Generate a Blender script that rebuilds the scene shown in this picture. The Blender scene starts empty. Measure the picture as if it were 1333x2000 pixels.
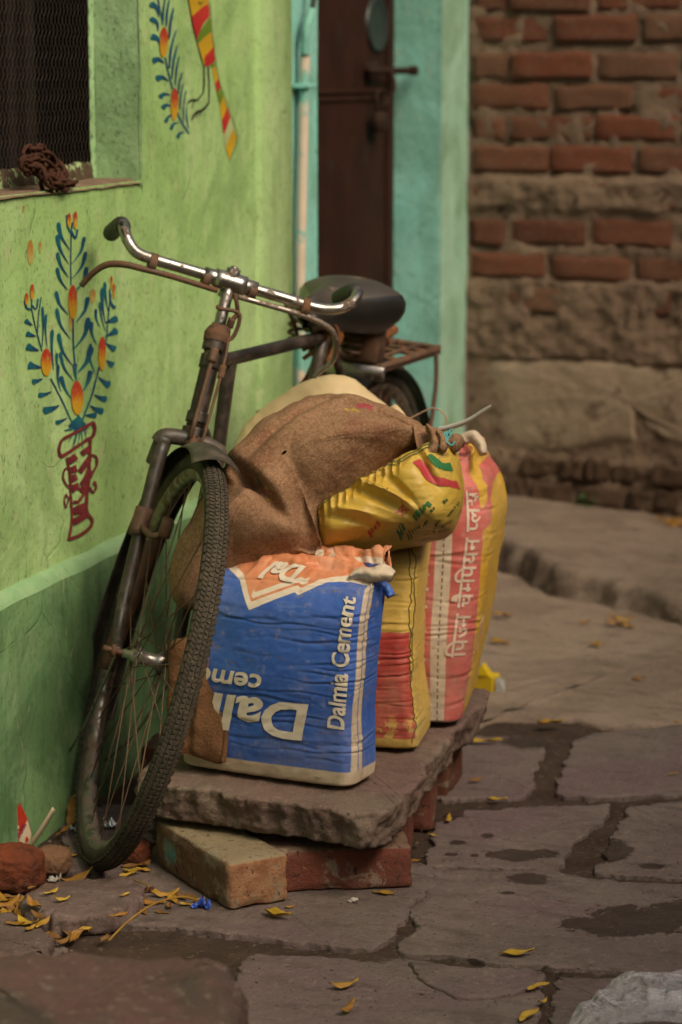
import bpy, bmesh, math, random
import numpy as np
from mathutils import Vector, Matrix

# ------------------------------------------------------------------ camera, sky, sun, exposure
SC = bpy.context.scene
COL = SC.collection
R = math.radians
rnd = random.Random(7)

F_PX, CAM_H = 4720.0, 1.4                      # 85 mm lens on a 2000 px tall frame
PITCH, YAW = math.atan(861/4720.0), R(17.0725)
CAM = np.array([1.819, 0.0, CAM_H])
FW = np.array([-math.sin(YAW)*math.cos(PITCH), math.cos(YAW)*math.cos(PITCH), -math.sin(PITCH)])
RT = np.array([math.cos(YAW), math.sin(YAW), 0.0])
UP = np.cross(RT, FW)
cam = bpy.data.cameras.new('camera'); cam_o = bpy.data.objects.new('camera', cam); COL.objects.link(cam_o)
cam.sensor_fit = 'VERTICAL'; cam.sensor_height = 36.0; cam.lens = F_PX/2000*36.0
cam.clip_start = 0.05; cam.clip_end = 400
cam_o.matrix_world = Matrix(((RT[0], UP[0], -FW[0], CAM[0]), (RT[1], UP[1], -FW[1], CAM[1]), (RT[2], UP[2], -FW[2], CAM[2]), (0, 0, 0, 1)))
cam.dof.use_dof = True; cam.dof.focus_distance = 3.98; cam.dof.aperture_fstop = 3.6; cam.dof.aperture_blades = 8
SC.camera = cam_o

SUN_EL, SUN_AZ = R(50), R(62)                  # azimuth measured from +Y towards +X
world = bpy.data.worlds.new('World'); SC.world = world; world.use_nodes = True
wn = world.node_tree; bg = wn.nodes['Background']
sky = wn.nodes.new('ShaderNodeTexSky'); sky.sky_type = 'NISHITA'; sky.sun_disc = False
sky.sun_elevation = SUN_EL; sky.sun_rotation = SUN_AZ; sky.air_density = 1.0; sky.dust_density = 9.0; sky.ozone_density = 0.6
wn.links.new(sky.outputs[0], bg.inputs[0]); bg.inputs[1].default_value = 0.05
sun = bpy.data.lights.new('sun', 'SUN'); sun.energy = 1.5; sun.angle = R(28); sun.color = (1.0, 0.86, 0.66)
sun_o = bpy.data.objects.new('sun', sun); COL.objects.link(sun_o)
sd = Vector((math.sin(SUN_AZ)*math.cos(SUN_EL), math.cos(SUN_AZ)*math.cos(SUN_EL), math.sin(SUN_EL)))
sd = Vector((0.62, -0.40, 0.74)).normalized()
sky.sun_elevation = math.asin(sd.z); sky.sun_rotation = math.atan2(sd.x, sd.y)
sun_o.rotation_euler = sd.to_track_quat('Z', 'Y').to_euler()
vs = SC.view_settings; vs.view_transform = 'Standard'; vs.look = 'None'; vs.gamma = 1.0; vs.exposure = 0.86; vs.use_curve_mapping = False
SC.cycles.max_bounces = 6

# ------------------------------------------------------------------ measuring helpers: a photograph pixel met with a real surface
def ray(u, v): return FW*F_PX + RT*(u-666.5) - UP*(v-1000.0)
def Gd(u, v, z=0.0): d = ray(u, v); return CAM + d*((z-CAM[2])/d[2])
def Wl(u, v, x=0.0): d = ray(u, v); return CAM + d*((x-CAM[0])/d[0])
def Yp(u, v, y): d = ray(u, v); return CAM + d*((y-CAM[1])/d[1])
def Pl(u, v, p, n): d = ray(u, v); n = np.array(n, float); return CAM + d*(((np.array(p)-CAM)@n)/(d@n))
def Pl_many(UV, p, n):
    UV = np.asarray(UV, float); n = np.array(n, float)
    d = FW*F_PX + RT*(UV[..., 0:1]-666.5) - UP*(UV[..., 1:2]-1000.0)
    return CAM + d*(((np.array(p)-CAM)@n)/(d@n))[..., None]

# ------------------------------------------------------------------ noise
def _h(ix, iy, iz, s):
    n = (ix.astype(np.int64)*374761393 + iy.astype(np.int64)*668265263 + iz.astype(np.int64)*2147483647 + s*1274126177) & 0xffffffff
    n = ((n ^ (n >> 13))*1274126177) & 0xffffffff
    n = ((n ^ (n >> 16))*2246822519) & 0xffffffff
    return ((n ^ (n >> 15)) & 0xffff)/65535.0
def vn(P, s=0):
    P = np.asarray(P, float); i = np.floor(P).astype(np.int64); f = P-i; f = f*f*f*(f*(f*6-15)+10)
    x, y, z = i[..., 0], i[..., 1], i[..., 2]; a, b, c = f[..., 0], f[..., 1], f[..., 2]
    def L(p, q, t): return p+(q-p)*t
    return 2*L(L(L(_h(x, y, z, s), _h(x+1, y, z, s), a), L(_h(x, y+1, z, s), _h(x+1, y+1, z, s), a), b),
               L(L(_h(x, y, z+1, s), _h(x+1, y, z+1, s), a), L(_h(x, y+1, z+1, s), _h(x+1, y+1, z+1, s), a), b), c)-1
def fbm(P, oct=4, s=0):
    P = np.asarray(P, float); r = 0; w = 1; t = 0
    for k in range(oct): r = r+w*vn(P, s+k*17); t += w; w *= .5; P = P*2.03
    return r/t
def ridge(P, oct=3, s=0):
    P = np.asarray(P, float); r = 0; w = 1; t = 0
    for k in range(oct): r = r+w*(1-np.abs(vn(P, s+k*29))); t += w; w *= .5; P = P*2.1
    return r/t

# ------------------------------------------------------------------ objects
def thing(name, label, cat, loc=(0, 0, 0), group=None):
    o = bpy.data.objects.new(name, None); COL.objects.link(o); o.location = loc; o.empty_display_size = .05
    o['label'] = label; o['category'] = cat
    if group: o['group'] = group
    return o
def tag(o, label=None, cat=None, group=None, kind=None):
    for k, v in (('label', label), ('category', cat), ('group', group), ('kind', kind)):
        if v: o[k] = v
    return o
def base_of(o):
    v = Vector((0, 0, 0))
    while o is not None: v += o.location; o = o.parent
    return v
def obj(name, V, Fc, m, parent=None, smooth=True, uv=None, loc=None):
    """one mesh object; V in world coordinates"""
    V = np.asarray(V, float).reshape(-1, 3)
    off = np.array(base_of(parent)) if parent is not None else (np.array(loc, float) if loc is not None else np.zeros(3))
    me = bpy.data.meshes.new(name)
    if isinstance(Fc, np.ndarray):
        k = Fc.shape[1]
        me.vertices.add(len(V)); me.vertices.foreach_set('co', (V-off).ravel())
        me.loops.add(Fc.size); me.loops.foreach_set('vertex_index', Fc.ravel().astype(np.int32))
        me.polygons.add(len(Fc)); me.polygons.foreach_set('loop_start', np.arange(0, Fc.size, k, dtype=np.int32))
        me.update(calc_edges=True)
    else:
        me.from_pydata([tuple(p) for p in (V-off)], [], [tuple(int(i) for i in f) for f in Fc]); me.update()
    if uv is not None:
        uv = np.asarray(uv, float).reshape(-1, 2); L = me.uv_layers.new(name='UVMap')
        idx = np.zeros(len(me.loops), np.int32); me.loops.foreach_get('vertex_index', idx)
        L.data.foreach_set('uv', uv[idx].ravel())
    me.validate()
    me.polygons.foreach_set('use_smooth', [smooth]*len(me.polygons))
    for mm in (m if isinstance(m, (list, tuple)) else [m]): me.materials.append(mm)
    o = bpy.data.objects.new(name, me); COL.objects.link(o)
    if parent is not None: o.parent = parent
    elif loc is not None: o.location = loc
    return o
def grid_faces(nu, nv, wrap_u=False, wrap_v=False):
    mu = nu if wrap_u else nu-1; mv = nv if wrap_v else nv-1
    i, j = np.meshgrid(np.arange(mu), np.arange(mv), indexing='ij'); i2 = (i+1) % nu; j2 = (j+1) % nv
    return np.stack([i*nv+j, i2*nv+j, i2*nv+j2, i*nv+j2], -1).reshape(-1, 4)
def grid_normals(P, wrap_u=False):
    du = (np.roll(P, -1, 0)-np.roll(P, 1, 0)) if wrap_u else np.gradient(P, axis=0)
    dv = np.gradient(P, axis=1); n = np.cross(du, dv); l = np.linalg.norm(n, axis=-1, keepdims=True)
    return n/np.maximum(l, 1e-12)
def cat(pts, n=8, closed=False):
    """Catmull-Rom through points"""
    P = np.asarray(pts, float); N = len(P); out = []
    if N < 3 and not closed: return P
    for i in range(N if closed else N-1):
        p0, p1, p2, p3 = (P[(i-1) % N], P[i], P[(i+1) % N], P[(i+2) % N]) if closed else (P[max(i-1, 0)], P[i], P[i+1], P[min(i+2, N-1)])
        for t in np.linspace(0, 1, n, endpoint=False):
            out.append(.5*((2*p1)+(-p0+p2)*t+(2*p0-5*p1+4*p2-p3)*t*t+(-p0+3*p1-3*p2+p3)*t**3))
    if not closed: out.append(P[-1])
    return np.array(out)
def resample(P, n, closed=True):
    P = np.asarray(P, float); Q = np.vstack([P, P[:1]]) if closed else P
    d = np.r_[0, np.cumsum(np.linalg.norm(np.diff(Q, axis=0), axis=1))]
    s = np.linspace(0, d[-1], n, endpoint=not closed)
    return np.stack([np.interp(s, d, Q[:, k]) for k in range(Q.shape[1])], -1)
class MB:
    """collects pieces that become ONE mesh"""
    def __init__(s): s.V = []; s.F = []; s.n = 0; s.U = []
    def add(s, V, Fc, uv=None):
        V = np.asarray(V, float).reshape(-1, 3); s.V.append(V)
        for f in (Fc.tolist() if isinstance(Fc, np.ndarray) else Fc): s.F.append([int(i)+s.n for i in f])
        s.U.append(np.zeros((len(V), 2)) if uv is None else np.asarray(uv, float).reshape(-1, 2)); s.n += len(V); return s
    def tube(s, pts, r, n=10, closed=False, cap=True):
        P = np.asarray(pts, float); N = len(P); r = np.broadcast_to(np.asarray(r, float), (N,))
        T = (np.roll(P, -1, 0)-np.roll(P, 1, 0)) if closed else np.gradient(P, axis=0)
        T = T/np.maximum(np.linalg.norm(T, axis=1, keepdims=True), 1e-12)
        a = np.array([0, 0, 1.]) if abs(T[0][2]) < .9 else np.array([1., 0, 0])
        N1 = np.zeros_like(P); x = a-T[0]*(a@T[0]); N1[0] = x/np.linalg.norm(x)
        for i in range(1, N):
            x = N1[i-1]-T[i]*(N1[i-1]@T[i]); N1[i] = x/max(np.linalg.norm(x), 1e-12)
        N2 = np.cross(T, N1); th = np.linspace(0, 2*np.pi, n, endpoint=False)
        V = P[:, None]+r[:, None, None]*(np.cos(th)[None, :, None]*N1[:, None]+np.sin(th)[None, :, None]*N2[:, None])
        Fc = []
        for i in range(N if closed else N-1):
            k = (i+1) % N
            for j in range(n): Fc.append([i*n+j, i*n+(j+1) % n, k*n+(j+1) % n, k*n+j])
        if cap and not closed: Fc += [list(range(n))[::-1], [(N-1)*n+j for j in range(n)]]
        return s.add(V, Fc)
    def box(s, c, ax, h, bev=.0):
        """oriented box: centre, 3 axes, half sizes; bevelled by cutting the corners of each face"""
        c = np.array(c, float); A = [np.array(a, float)/np.linalg.norm(a) for a in ax]
        if bev <= 0:
            V = [c+A[0]*h[0]*i+A[1]*h[1]*j+A[2]*h[2]*k for i in (-1, 1) for j in (-1, 1) for k in (-1, 1)]
            return s.add(V, [(0, 1, 3, 2), (4, 6, 7, 5), (0, 4, 5, 1), (2, 3, 7, 6), (0, 2, 6, 4), (1, 5, 7, 3)])
        V = []
        rings = [(-h[2], bev), (-h[2]+bev, 0), (h[2]-bev, 0), (h[2], bev)]
        for z, ins in rings:
            a, b = h[0]-ins, h[1]-ins; q = bev*.6
            for x, y in ((a-q, -b), (a, -b+q), (a, b-q), (a-q, b), (-a+q, b), (-a, b-q), (-a, -b+q), (-a+q, -b)):
                V.append(c+A[0]*x+A[1]*y+A[2]*z)
        Fc = [[i*8+j, i*8+(j+1) % 8, (i+1)*8+(j+1) % 8, (i+1)*8+j] for i in range(3) for j in range(8)]
        Fc += [list(range(8))[::-1], [24+j for j in range(8)]]
        return s.add(V, Fc)
    def build(s, name, m, parent=None, smooth=True, loc=None, uv=False):
        return obj(name, np.vstack(s.V), s.F, m, parent, smooth, np.vstack(s.U) if uv else None, loc)

# ------------------------------------------------------------------ materials
class NB:
    def __init__(s, name):
        s.m = bpy.data.materials.new(name); s.m.use_nodes = True; s.t = s.m.node_tree
        s.p = s.t.nodes['Principled BSDF']; s.co = s.t.nodes.new('ShaderNodeTexCoord')
    def L(s, a, b): s.t.links.new(a, b)
    def put(s, sock, v):
        if v is None: return
        if hasattr(v, 'is_linked') or isinstance(v, bpy.types.NodeSocket): s.L(v, sock)
        elif isinstance(v, (tuple, list)) and len(v) == 3 and sock.type == 'RGBA': sock.default_value = (*v, 1)
        else: sock.default_value = v
    def math(s, op, a, b=None, c=None, clamp=False):
        n = s.t.nodes.new('ShaderNodeMath'); n.operation = op; n.use_clamp = clamp
        for i, v in enumerate((a, b, c)): s.put(n.inputs[i], v)
        return n.outputs[0]
    def mix(s, f, a, b, mode='MIX'):
        n = s.t.nodes.new('ShaderNodeMix'); n.data_type = 'RGBA'; n.blend_type = mode
        s.put(n.inputs[0], f); s.put(n.inputs[6], a); s.put(n.inputs[7], b); return n.outputs[2]
    def noise(s, scale, det=5, rough=.6, vec=None, dist=0.0, stretch=None):
        v = vec if vec is not None else s.co.outputs['Object']
        if stretch:
            q = s.t.nodes.new('ShaderNodeMapping'); s.L(v, q.inputs[0]); q.inputs['Scale'].default_value = stretch; v = q.outputs[0]
        n = s.t.nodes.new('ShaderNodeTexNoise'); s.L(v, n.inputs['Vector'])
        n.inputs['Scale'].default_value = scale; n.inputs['Detail'].default_value = det; n.inputs['Roughness'].default_value = rough; n.inputs['Distortion'].default_value = dist
        return n.outputs[0]
    def voro(s, scale, feature='F1', vec=None):
        n = s.t.nodes.new('ShaderNodeTexVoronoi'); n.feature = feature; n.inputs['Scale'].default_value = scale
        s.L(vec if vec is not None else s.co.outputs['Object'], n.inputs['Vector']); return n.outputs[0]
    def step(s, x, lo, hi):
        n = s.t.nodes.new('ShaderNodeMapRange'); n.interpolation_type = 'SMOOTHSTEP'; s.put(n.inputs[0], x)
        n.inputs[1].default_value = lo; n.inputs[2].default_value = hi; return n.outputs[0]
    def uv(s):
        n = s.t.nodes.new('ShaderNodeSeparateXYZ'); s.L(s.co.outputs['UV'], n.inputs[0]); return n.outputs[0], n.outputs[1]
    def xyz(s):
        n = s.t.nodes.new('ShaderNodeSeparateXYZ'); s.L(s.co.outputs['Object'], n.inputs[0]); return n.outputs
    def band(s, x, lo, hi, soft=.002):
        return s.math('MULTIPLY', s.step(x, lo-soft, lo+soft), s.math('SUBTRACT', 1.0, s.step(x, hi-soft, hi+soft)))
    def curve(s, x, pts):
        n = s.t.nodes.new('ShaderNodeFloatCurve'); c = n.mapping.curves[0]
        n.mapping.use_clip = False
        for i, (a, b) in enumerate(pts):
            p = c.points[i] if i < 2 else c.points.new(a, b)
            p.location = (a, b)
        for p in c.points: p.handle_type = 'VECTOR'
        n.mapping.update(); s.put(n.inputs['Value'], x); return n.outputs[0]
    def objrand(s):
        n = s.t.nodes.new('ShaderNodeObjectInfo'); return n.outputs['Random']
    def bump(s, hgt, strength, dist=.01):
        n = s.t.nodes.new('ShaderNodeBump'); n.inputs['Strength'].default_value = strength; n.inputs['Distance'].default_value = dist
        s.put(n.inputs['Height'], hgt)
        if s.p.inputs['Normal'].is_linked: s.L(s.p.inputs['Normal'].links[0].from_socket, n.inputs['Normal'])
        s.L(n.outputs[0], s.p.inputs['Normal'])
    def done(s, col, rough=.8, metal=0.0, spec=None):
        s.put(s.p.inputs['Base Color'], col); s.put(s.p.inputs['Roughness'], rough); s.put(s.p.inputs['Metallic'], metal)
        if spec is not None: s.p.inputs['Specular IOR Level'].default_value = spec
        return s.m
def simple(name, c1, c2, scale=12, rough=.75, metal=0.0, bump=.3, bscale=90, spot=None, spot_scale=25, spot_lo=.6, objvar=0.0, bdist=.004, spec=None, det=6):
    b = NB(name); n = b.noise(scale, det, .65)
    c = b.mix(b.step(n, .3, .7), c1, c2)
    if spot is not None: c = b.mix(b.step(b.noise(spot_scale, 6, .7), spot_lo, spot_lo+.08), c, spot)
    if objvar:
        r = b.objrand(); v = b.math('ADD', 1.0-objvar, b.math('MULTIPLY', r, 2*objvar))
        h = b.t.nodes.new('ShaderNodeHueSaturation'); b.put(h.inputs['Value'], v); b.put(h.inputs['Color'], c)
        b.put(h.inputs['Saturation'], b.math('ADD', 1.0-objvar*.6, b.math('MULTIPLY', b.math('FRACT', b.math('MULTIPLY', r, 7.31)), objvar*1.2))); c = h.outputs[0]
    if bump: b.bump(b.noise(bscale, 6, .7), bump, bdist)
    if spec is None and rough >= .7: spec = .15
    return b.done(c, rough, metal, spec)

# ------------------------------------------------------------------ setting materials
def wall_paint(name, base, alt, pale, dirt, scrape, dado=False):
    b = NB(name)
    c = b.mix(b.step(b.noise(1.9, 5, .62, stretch=(1, 1, .6)), .40, .58), base, alt)
    c = b.mix(b.math('MULTIPLY', b.step(b.noise(5, 6, .65, stretch=(1, 1, .45)), .50, .66), .45), c, pale)
    c = b.mix(b.math('MULTIPLY', b.step(b.noise(15, 6, .7, stretch=(1, 1, .14)), .50, .64), .40), c, dirt)       # rain streaks
    c = b.mix(b.math('MULTIPLY', b.step(b.noise(2.6, 5, .65, dist=.8), .47, .62), .62), c, dirt)                  # grey green bloom
    c = b.mix(b.math('MULTIPLY', b.step(b.noise(18, 4, .55, stretch=(1, 1.2, .7)), .60, .72), .36), c, scrape)  # rubbed through to old pink lime wash
    c = b.mix(b.math('MULTIPLY', b.step(b.noise(60, 5, .65, stretch=(1, 1, .6)), .60, .68), .45), c, dirt)        # specks
    c = b.mix(b.math('MULTIPLY', b.step(b.noise(190, 3, .55, stretch=(1, 1, .4)), .60, .66), .6), c, (.06, .07, .03))
    c = b.mix(b.math('MULTIPLY', b.step(b.noise(34, 3, .5, stretch=(1, 1.3, .6)), .635, .72), .28), c, (.50, .44, .30))
    wv = b.t.nodes.new('ShaderNodeVectorMath'); wv.operation = 'ADD'; b.L(b.co.outputs['Object'], wv.inputs[0])
    nz = b.t.nodes.new('ShaderNodeTexNoise'); nz.inputs['Scale'].default_value = 6; b.L(b.co.outputs['Object'], nz.inputs['Vector']); sc_ = b.t.nodes.new('ShaderNodeVectorMath'); sc_.operation = 'SCALE'; sc_.inputs[3].default_value = .16; b.L(nz.outputs['Color'], sc_.inputs[0]); b.L(sc_.outputs[0], wv.inputs[1])
    crk = b.math('MULTIPLY', b.math('SUBTRACT', 1.0, b.step(b.voro(2.3, 'DISTANCE_TO_EDGE', wv.outputs[0]), .0, .0075)), b.step(b.noise(3.1, 3), .50, .58))   # hairline cracks
    c = b.mix(b.math('MULTIPLY', crk, .55), c, dirt)
    b.bump(b.noise(7, 5, .6), .55, .018); b.bump(b.noise(95, 5, .7), .18, .003); b.bump(b.math('SUBTRACT', 1.0, crk), .4, .003)
    return b.done(c, b.math('ADD', .56, b.math('MULTIPLY', b.noise(14, 4), .3)), 0.0, .18)
m_green = wall_paint('green_limewash', (.29, .45, .155), (.355, .51, .215), (.43, .56, .28), (.185, .30, .10), (.50, .40, .27))
m_dado = wall_paint('dark_green_paint', (.15, .285, .125), (.175, .305, .125), (.18, .28, .14), (.05, .115, .045), (.2, .27, .14))
m_ledge = simple('skylit_ledge_paint', (.19, .34, .155), (.26, .40, .20), 20, .6, bump=.4, spot=(.12, .2, .08), spot_lo=.62)  # ledge coloured paler than the dado to stand for sky light on it
m_teal = wall_paint('turquoise_paint', (.20, .50, .44), (.24, .53, .45), (.31, .56, .47), (.13, .30, .22), (.34, .44, .32))
m_teal2 = wall_paint('pale_turquoise_paint', (.26, .44, .32), (.29, .47, .35), (.34, .48, .37), (.15, .26, .15), (.36, .42, .30))
m_reveal = wall_paint('green_reveal_paint', (.27, .45, .21), (.31, .48, .24), (.38, .52, .29), (.17, .28, .12), (.34, .44, .24))
m_door = simple('brown_door_paint', (.017, .006, .003), (.030, .010, .005), 6, .72, bump=.15, bscale=60, spot=(.02, .018, .014), spot_scale=9, spot_lo=.58)
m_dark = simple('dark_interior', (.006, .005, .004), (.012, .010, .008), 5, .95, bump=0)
m_oldwood = simple('old_dark_wood', (.008, .006, .004), (.014, .009, .006), 18, .9, bump=.4)
m_rust = simple('rust', (.085, .032, .014), (.15, .058, .022), 40, .85, .15, .5, 160, spot=(.035, .018, .012), spot_lo=.58)
m_wire = simple('dusty_wire', (.040, .032, .025), (.07, .056, .043), 60, .85, .2, 0)
m_dirt = simple('sill_dirt', (.15, .10, .07), (.22, .155, .10), 18, .95, bump=.7, bscale=140, spot=(.09, .06, .035), spot_lo=.6)
m_conduit = simple('conduit_cream', (.50, .40, .30), (.56, .47, .37), 14, .55, bump=.15, spot=(.16, .38, .31), spot_scale=9, spot_lo=.50)
m_cable = simple('black_cable', (.03, .03, .028), (.05, .05, .045), 30, .6, bump=.1)
m_brick = None
b = NB('old_brick')
r_ = b.objrand()
c = b.mix(r_, (.30, .085, .042), (.27, .135, .078))
c = b.mix(b.step(b.math('FRACT', b.math('MULTIPLY', r_, 5.7)), .5, 1.0), c, (.20, .065, .038))
c = b.mix(b.math('MULTIPLY', b.step(b.noise(9, 6, .7), .44, .62), .55), c, (.21, .125, .080))
c = b.mix(b.math('MULTIPLY', b.step(b.noise(13, 6, .7, dist=.4), .55, .65), .55), c, (.36, .25, .18))
c = b.mix(b.step(b.noise(40, 4, .6), .60, .68), c, (.07, .04, .03))
b.bump(b.noise(30, 6, .75), 1.0, .020); b.bump(b.noise(220, 4, .7), .4, .003)
m_brick = b.done(c, .92, 0, .2)
m_mortar = simple('earth_mortar', (.155, .104, .072), (.215, .148, .10), 6, .96, bump=.9, bscale=55, spot=(.05, .034, .025), spot_scale=22, spot_lo=.58, bdist=.012, spec=.15)
m_patch = simple('cement_patch', (.26, .19, .13), (.31, .235, .165), 4, .93, bump=.6, bscale=28, spot=(.15, .105, .07), spot_scale=9, spot_lo=.55, bdist=.012, spec=.15)
def flag_mat(name, a, bb, cc, wet=None):
    b = NB(name); r = b.objrand()
    c = b.mix(b.step(b.noise(5, 6, .7), .3, .7), a, bb)
    c = b.mix(b.math('MULTIPLY', b.step(b.noise(2.6, 4, .6, dist=.5), .46, .58), .7), c, cc)
    c = b.mix(b.math('MULTIPLY', b.step(b.noise(17, 6, .75, stretch=(.5, 1.5, 1)), .50, .64), .55), c, (.085, .062, .05))
    c = b.mix(b.math('MULTIPLY', b.step(b.noise(60, 4, .7), .57, .66), .45), c, (.29, .22, .17))
    c = b.mix(b.step(b.noise(160, 3, .6), .62, .68), c, (.05, .035, .03))
    h = b.t.nodes.new('ShaderNodeHueSaturation'); b.put(h.inputs['Value'], b.math('ADD', .85, b.math('MULTIPLY', r, .3))); b.put(h.inputs['Color'], c)
    if wet:
        X, Yc, _ = b.xyz(); w = None; nz = b.math('ADD', b.math('MULTIPLY', b.math('SUBTRACT', b.noise(22, 5, .65), .5), 2.2), b.math('MULTIPLY', b.math('SUBTRACT', b.noise(90, 4, .65), .5), 1.1))
        for (u, v, ru, rv) in wet:                                   # splashes of water on the stone: centre and half axes
            p = Gd(u, v); q = Gd(u+ru, v); s_ = Gd(u, v-rv); e1 = q-p; e2 = s_-p; det = e1[0]*e2[1]-e1[1]*e2[0]
            dx = b.math('SUBTRACT', X, float(p[0])); dy = b.math('SUBTRACT', Yc, float(p[1]))
            a_ = b.math('ADD', b.math('MULTIPLY', dx, float(e2[1]/det)), b.math('MULTIPLY', dy, float(-e2[0]/det))); c_ = b.math('ADD', b.math('MULTIPLY', dx, float(-e1[1]/det)), b.math('MULTIPLY', dy, float(e1[0]/det)))
            d_ = b.math('ADD', b.math('SQRT', b.math('ADD', b.math('MULTIPLY', a_, a_), b.math('MULTIPLY', c_, c_))), b.math('MULTIPLY', nz, 1.0 if ru > 40 else .6)); f_ = b.math('SUBTRACT', 1.0, b.step(d_, .93, 1.02)); w = f_ if w is None else b.math('MAXIMUM', w, f_)
        b.bump(b.noise(14, 7, .72), .8, .014); b.bump(b.noise(120, 5, .72), .8, .004)
        col = b.mix(b.math('MULTIPLY', w, .78), h.outputs[0], b.mix(1.0, h.outputs[0], (.16, .11, .085), 'MULTIPLY'))
        return b.done(col, b.math('SUBTRACT', b.math('ADD', .62, b.math('MULTIPLY', b.noise(20, 4), .3)), b.math('MULTIPLY', w, .42)), 0, .35)
    b.bump(b.noise(14, 7, .72), .8, .014); b.bump(b.noise(120, 5, .72), .8, .004)
    return b.done(h.outputs[0], b.math('ADD', .62, b.math('MULTIPLY', b.noise(20, 4), .3)), 0, .3)
m_flag = flag_mat('sandstone_flag', (.195, .150, .128), (.135, .098, .086), (.160, .105, .104), [(1240, 1800, 115, 30), (1340, 1786, 90, 30), (1150, 1808, 52, 14), (1010, 1671, 66, 11), (1060, 1668, 32, 9), (1035, 1720, 44, 11), (952, 1633, 13, 5), (893, 1646, 16, 5), (881, 1669, 15, 3.5), (928, 1671, 9, 3.5), (991, 1747, 16, 3), (920, 1882, 30, 8), (1272, 1690, 26, 6), (870, 1590, 40, 14), (1195, 1660, 40, 22), (1040, 1450, 60, 12)])
m_slab = flag_mat('sandstone_slab', (.21, .155, .115), (.145, .10, .078), (.185, .112, .092))
m_conc = flag_mat('worn_concrete', (.28, .21, .156), (.235, .172, .126), (.19, .136, .10))
m_soil = simple('damp_soil', (.058, .036, .026), (.095, .062, .044), 10, .95, bump=1.0, bscale=60, spot=(.16, .115, .08), spot_scale=75, spot_lo=.57, bdist=.014, spec=.2)
m_ground = simple('earth', (.11, .08, .058), (.15, .11, .08), 3, .95, bump=.6, bscale=30)
m_wet = simple('wet_stone', (.050, .033, .026), (.075, .051, .040), 9, .45, bump=.35, bscale=70, spec=.35)
m_render = simple('grey_render', (.30, .24, .18), (.38, .30, .22), 3, .9, bump=.4, bscale=20)

# ------------------------------------------------------------------ ground, flagstones
ground = obj('ground', [(-60, -60, -.03), (60, -60, -.03), (60, 60, -.03), (-60, 60, -.03)], [(0, 1, 2, 3)], m_ground); tag(ground, kind='structure')
gx, gy = np.meshgrid(np.linspace(-.02, 2.4, 140), np.linspace(2.3, 5.6, 180), indexing='ij')
P = np.stack([gx, gy, 0*gx], -1); P[..., 2] = -.0085+.005*fbm(P*9, 4, 3)+.005*fbm(P*40, 3, 5)
soil = obj('soil', P, grid_faces(140, 180), m_soil); tag(soil, kind='structure')

def stone(name, outline, z0, z1, m, parent=None, seed=0, n=110, jag=.006, bev=.006, top=.0015, side=.004, nside=4, tilt=(0, 0), undercut=0.0, smooth=True, loc=None, jf=22):
    O = resample(cat(np.asarray(outline, float)[:, :2], 6, True) if len(outline) > 8 else np.asarray(outline, float)[:, :2], n)
    T = np.roll(O, -1, 0)-np.roll(O, 1, 0); T /= np.maximum(np.linalg.norm(T, axis=1, keepdims=True), 1e-9)
    area = np.sum(O[:, 0]*np.roll(O[:, 1], -1)-np.roll(O[:, 0], -1)*O[:, 1])
    Nn = np.stack([T[:, 1], -T[:, 0]], 1)*(1 if area > 0 else -1)
    O3 = np.c_[O, np.zeros(n)]
    O = O+Nn*(jag*(fbm(O3*jf, 4, seed)+.5*fbm(O3*70, 3, seed+3)))[:, None]
    c = O.mean(0); rings = []
    for k in range(nside+1):
        t = k/nside; z = z0+(z1-bev-z0)*t
        q = np.c_[O, np.full(n, z)]
        d = side*(.45*fbm(q*95, 3, seed+13)+1.4*fbm(q*24, 4, seed+11)+.9*(ridge(q*np.array([14, 14, 30]), 3, seed+5)-.6))
        rings.append(np.c_[O+Nn*(d-undercut*(1-t))[:, None], np.full(n, z)])
    O1 = rings[-1][:, :2]
    for ins, dz in ((bev*.3, bev*.65), (bev, bev)):
        rings.append(np.c_[O1-Nn*(ins*np.clip(1+1.8*min(1, .008/bev)*fbm(O3*40, 3, seed+31), .15, 3))[:, None], np.full(n, z1-bev+dz)])
    Oi = rings[-1][:, :2]
    for s in (.93, .84, .74, .62, .50, .38, .26, .14, .04): rings.append(np.c_[c+(Oi-c)*s, np.full(n, z1)])
    P = np.stack(rings, 1); zt = np.clip((P[..., 2]-z0)/max(z1-z0, 1e-6), 0, 1)
    P[..., 2] += zt**3*(top*(1.5*fbm(P*7, 4, seed+21)+fbm(P*35, 4, seed+23)))+zt*(tilt[0]*(P[..., 0]-c[0])+tilt[1]*(P[..., 1]-c[1]))
    nv = P.shape[1]; V = np.vstack([P.reshape(-1, 3), np.r_[c, P[:, -1, 2].mean()][None], np.r_[c, z0][None]])
    f = grid_faces(n, nv, True)
    if area < 0: f = f[:, ::-1]
    Fc = f.tolist()
    for i in range(n):
        j = (i+1) % n; a, bq = (i, j) if area > 0 else (j, i)
        Fc.append([a*nv+nv-1, bq*nv+nv-1, n*nv]); Fc.append([bq*nv, a*nv, n*nv+1])
    return obj(name, V, Fc, m, parent, smooth, None, loc)
def gpoly(pts, z=0.0): return np.array([Gd(u, v, z)[:2] for u, v in pts])
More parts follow.
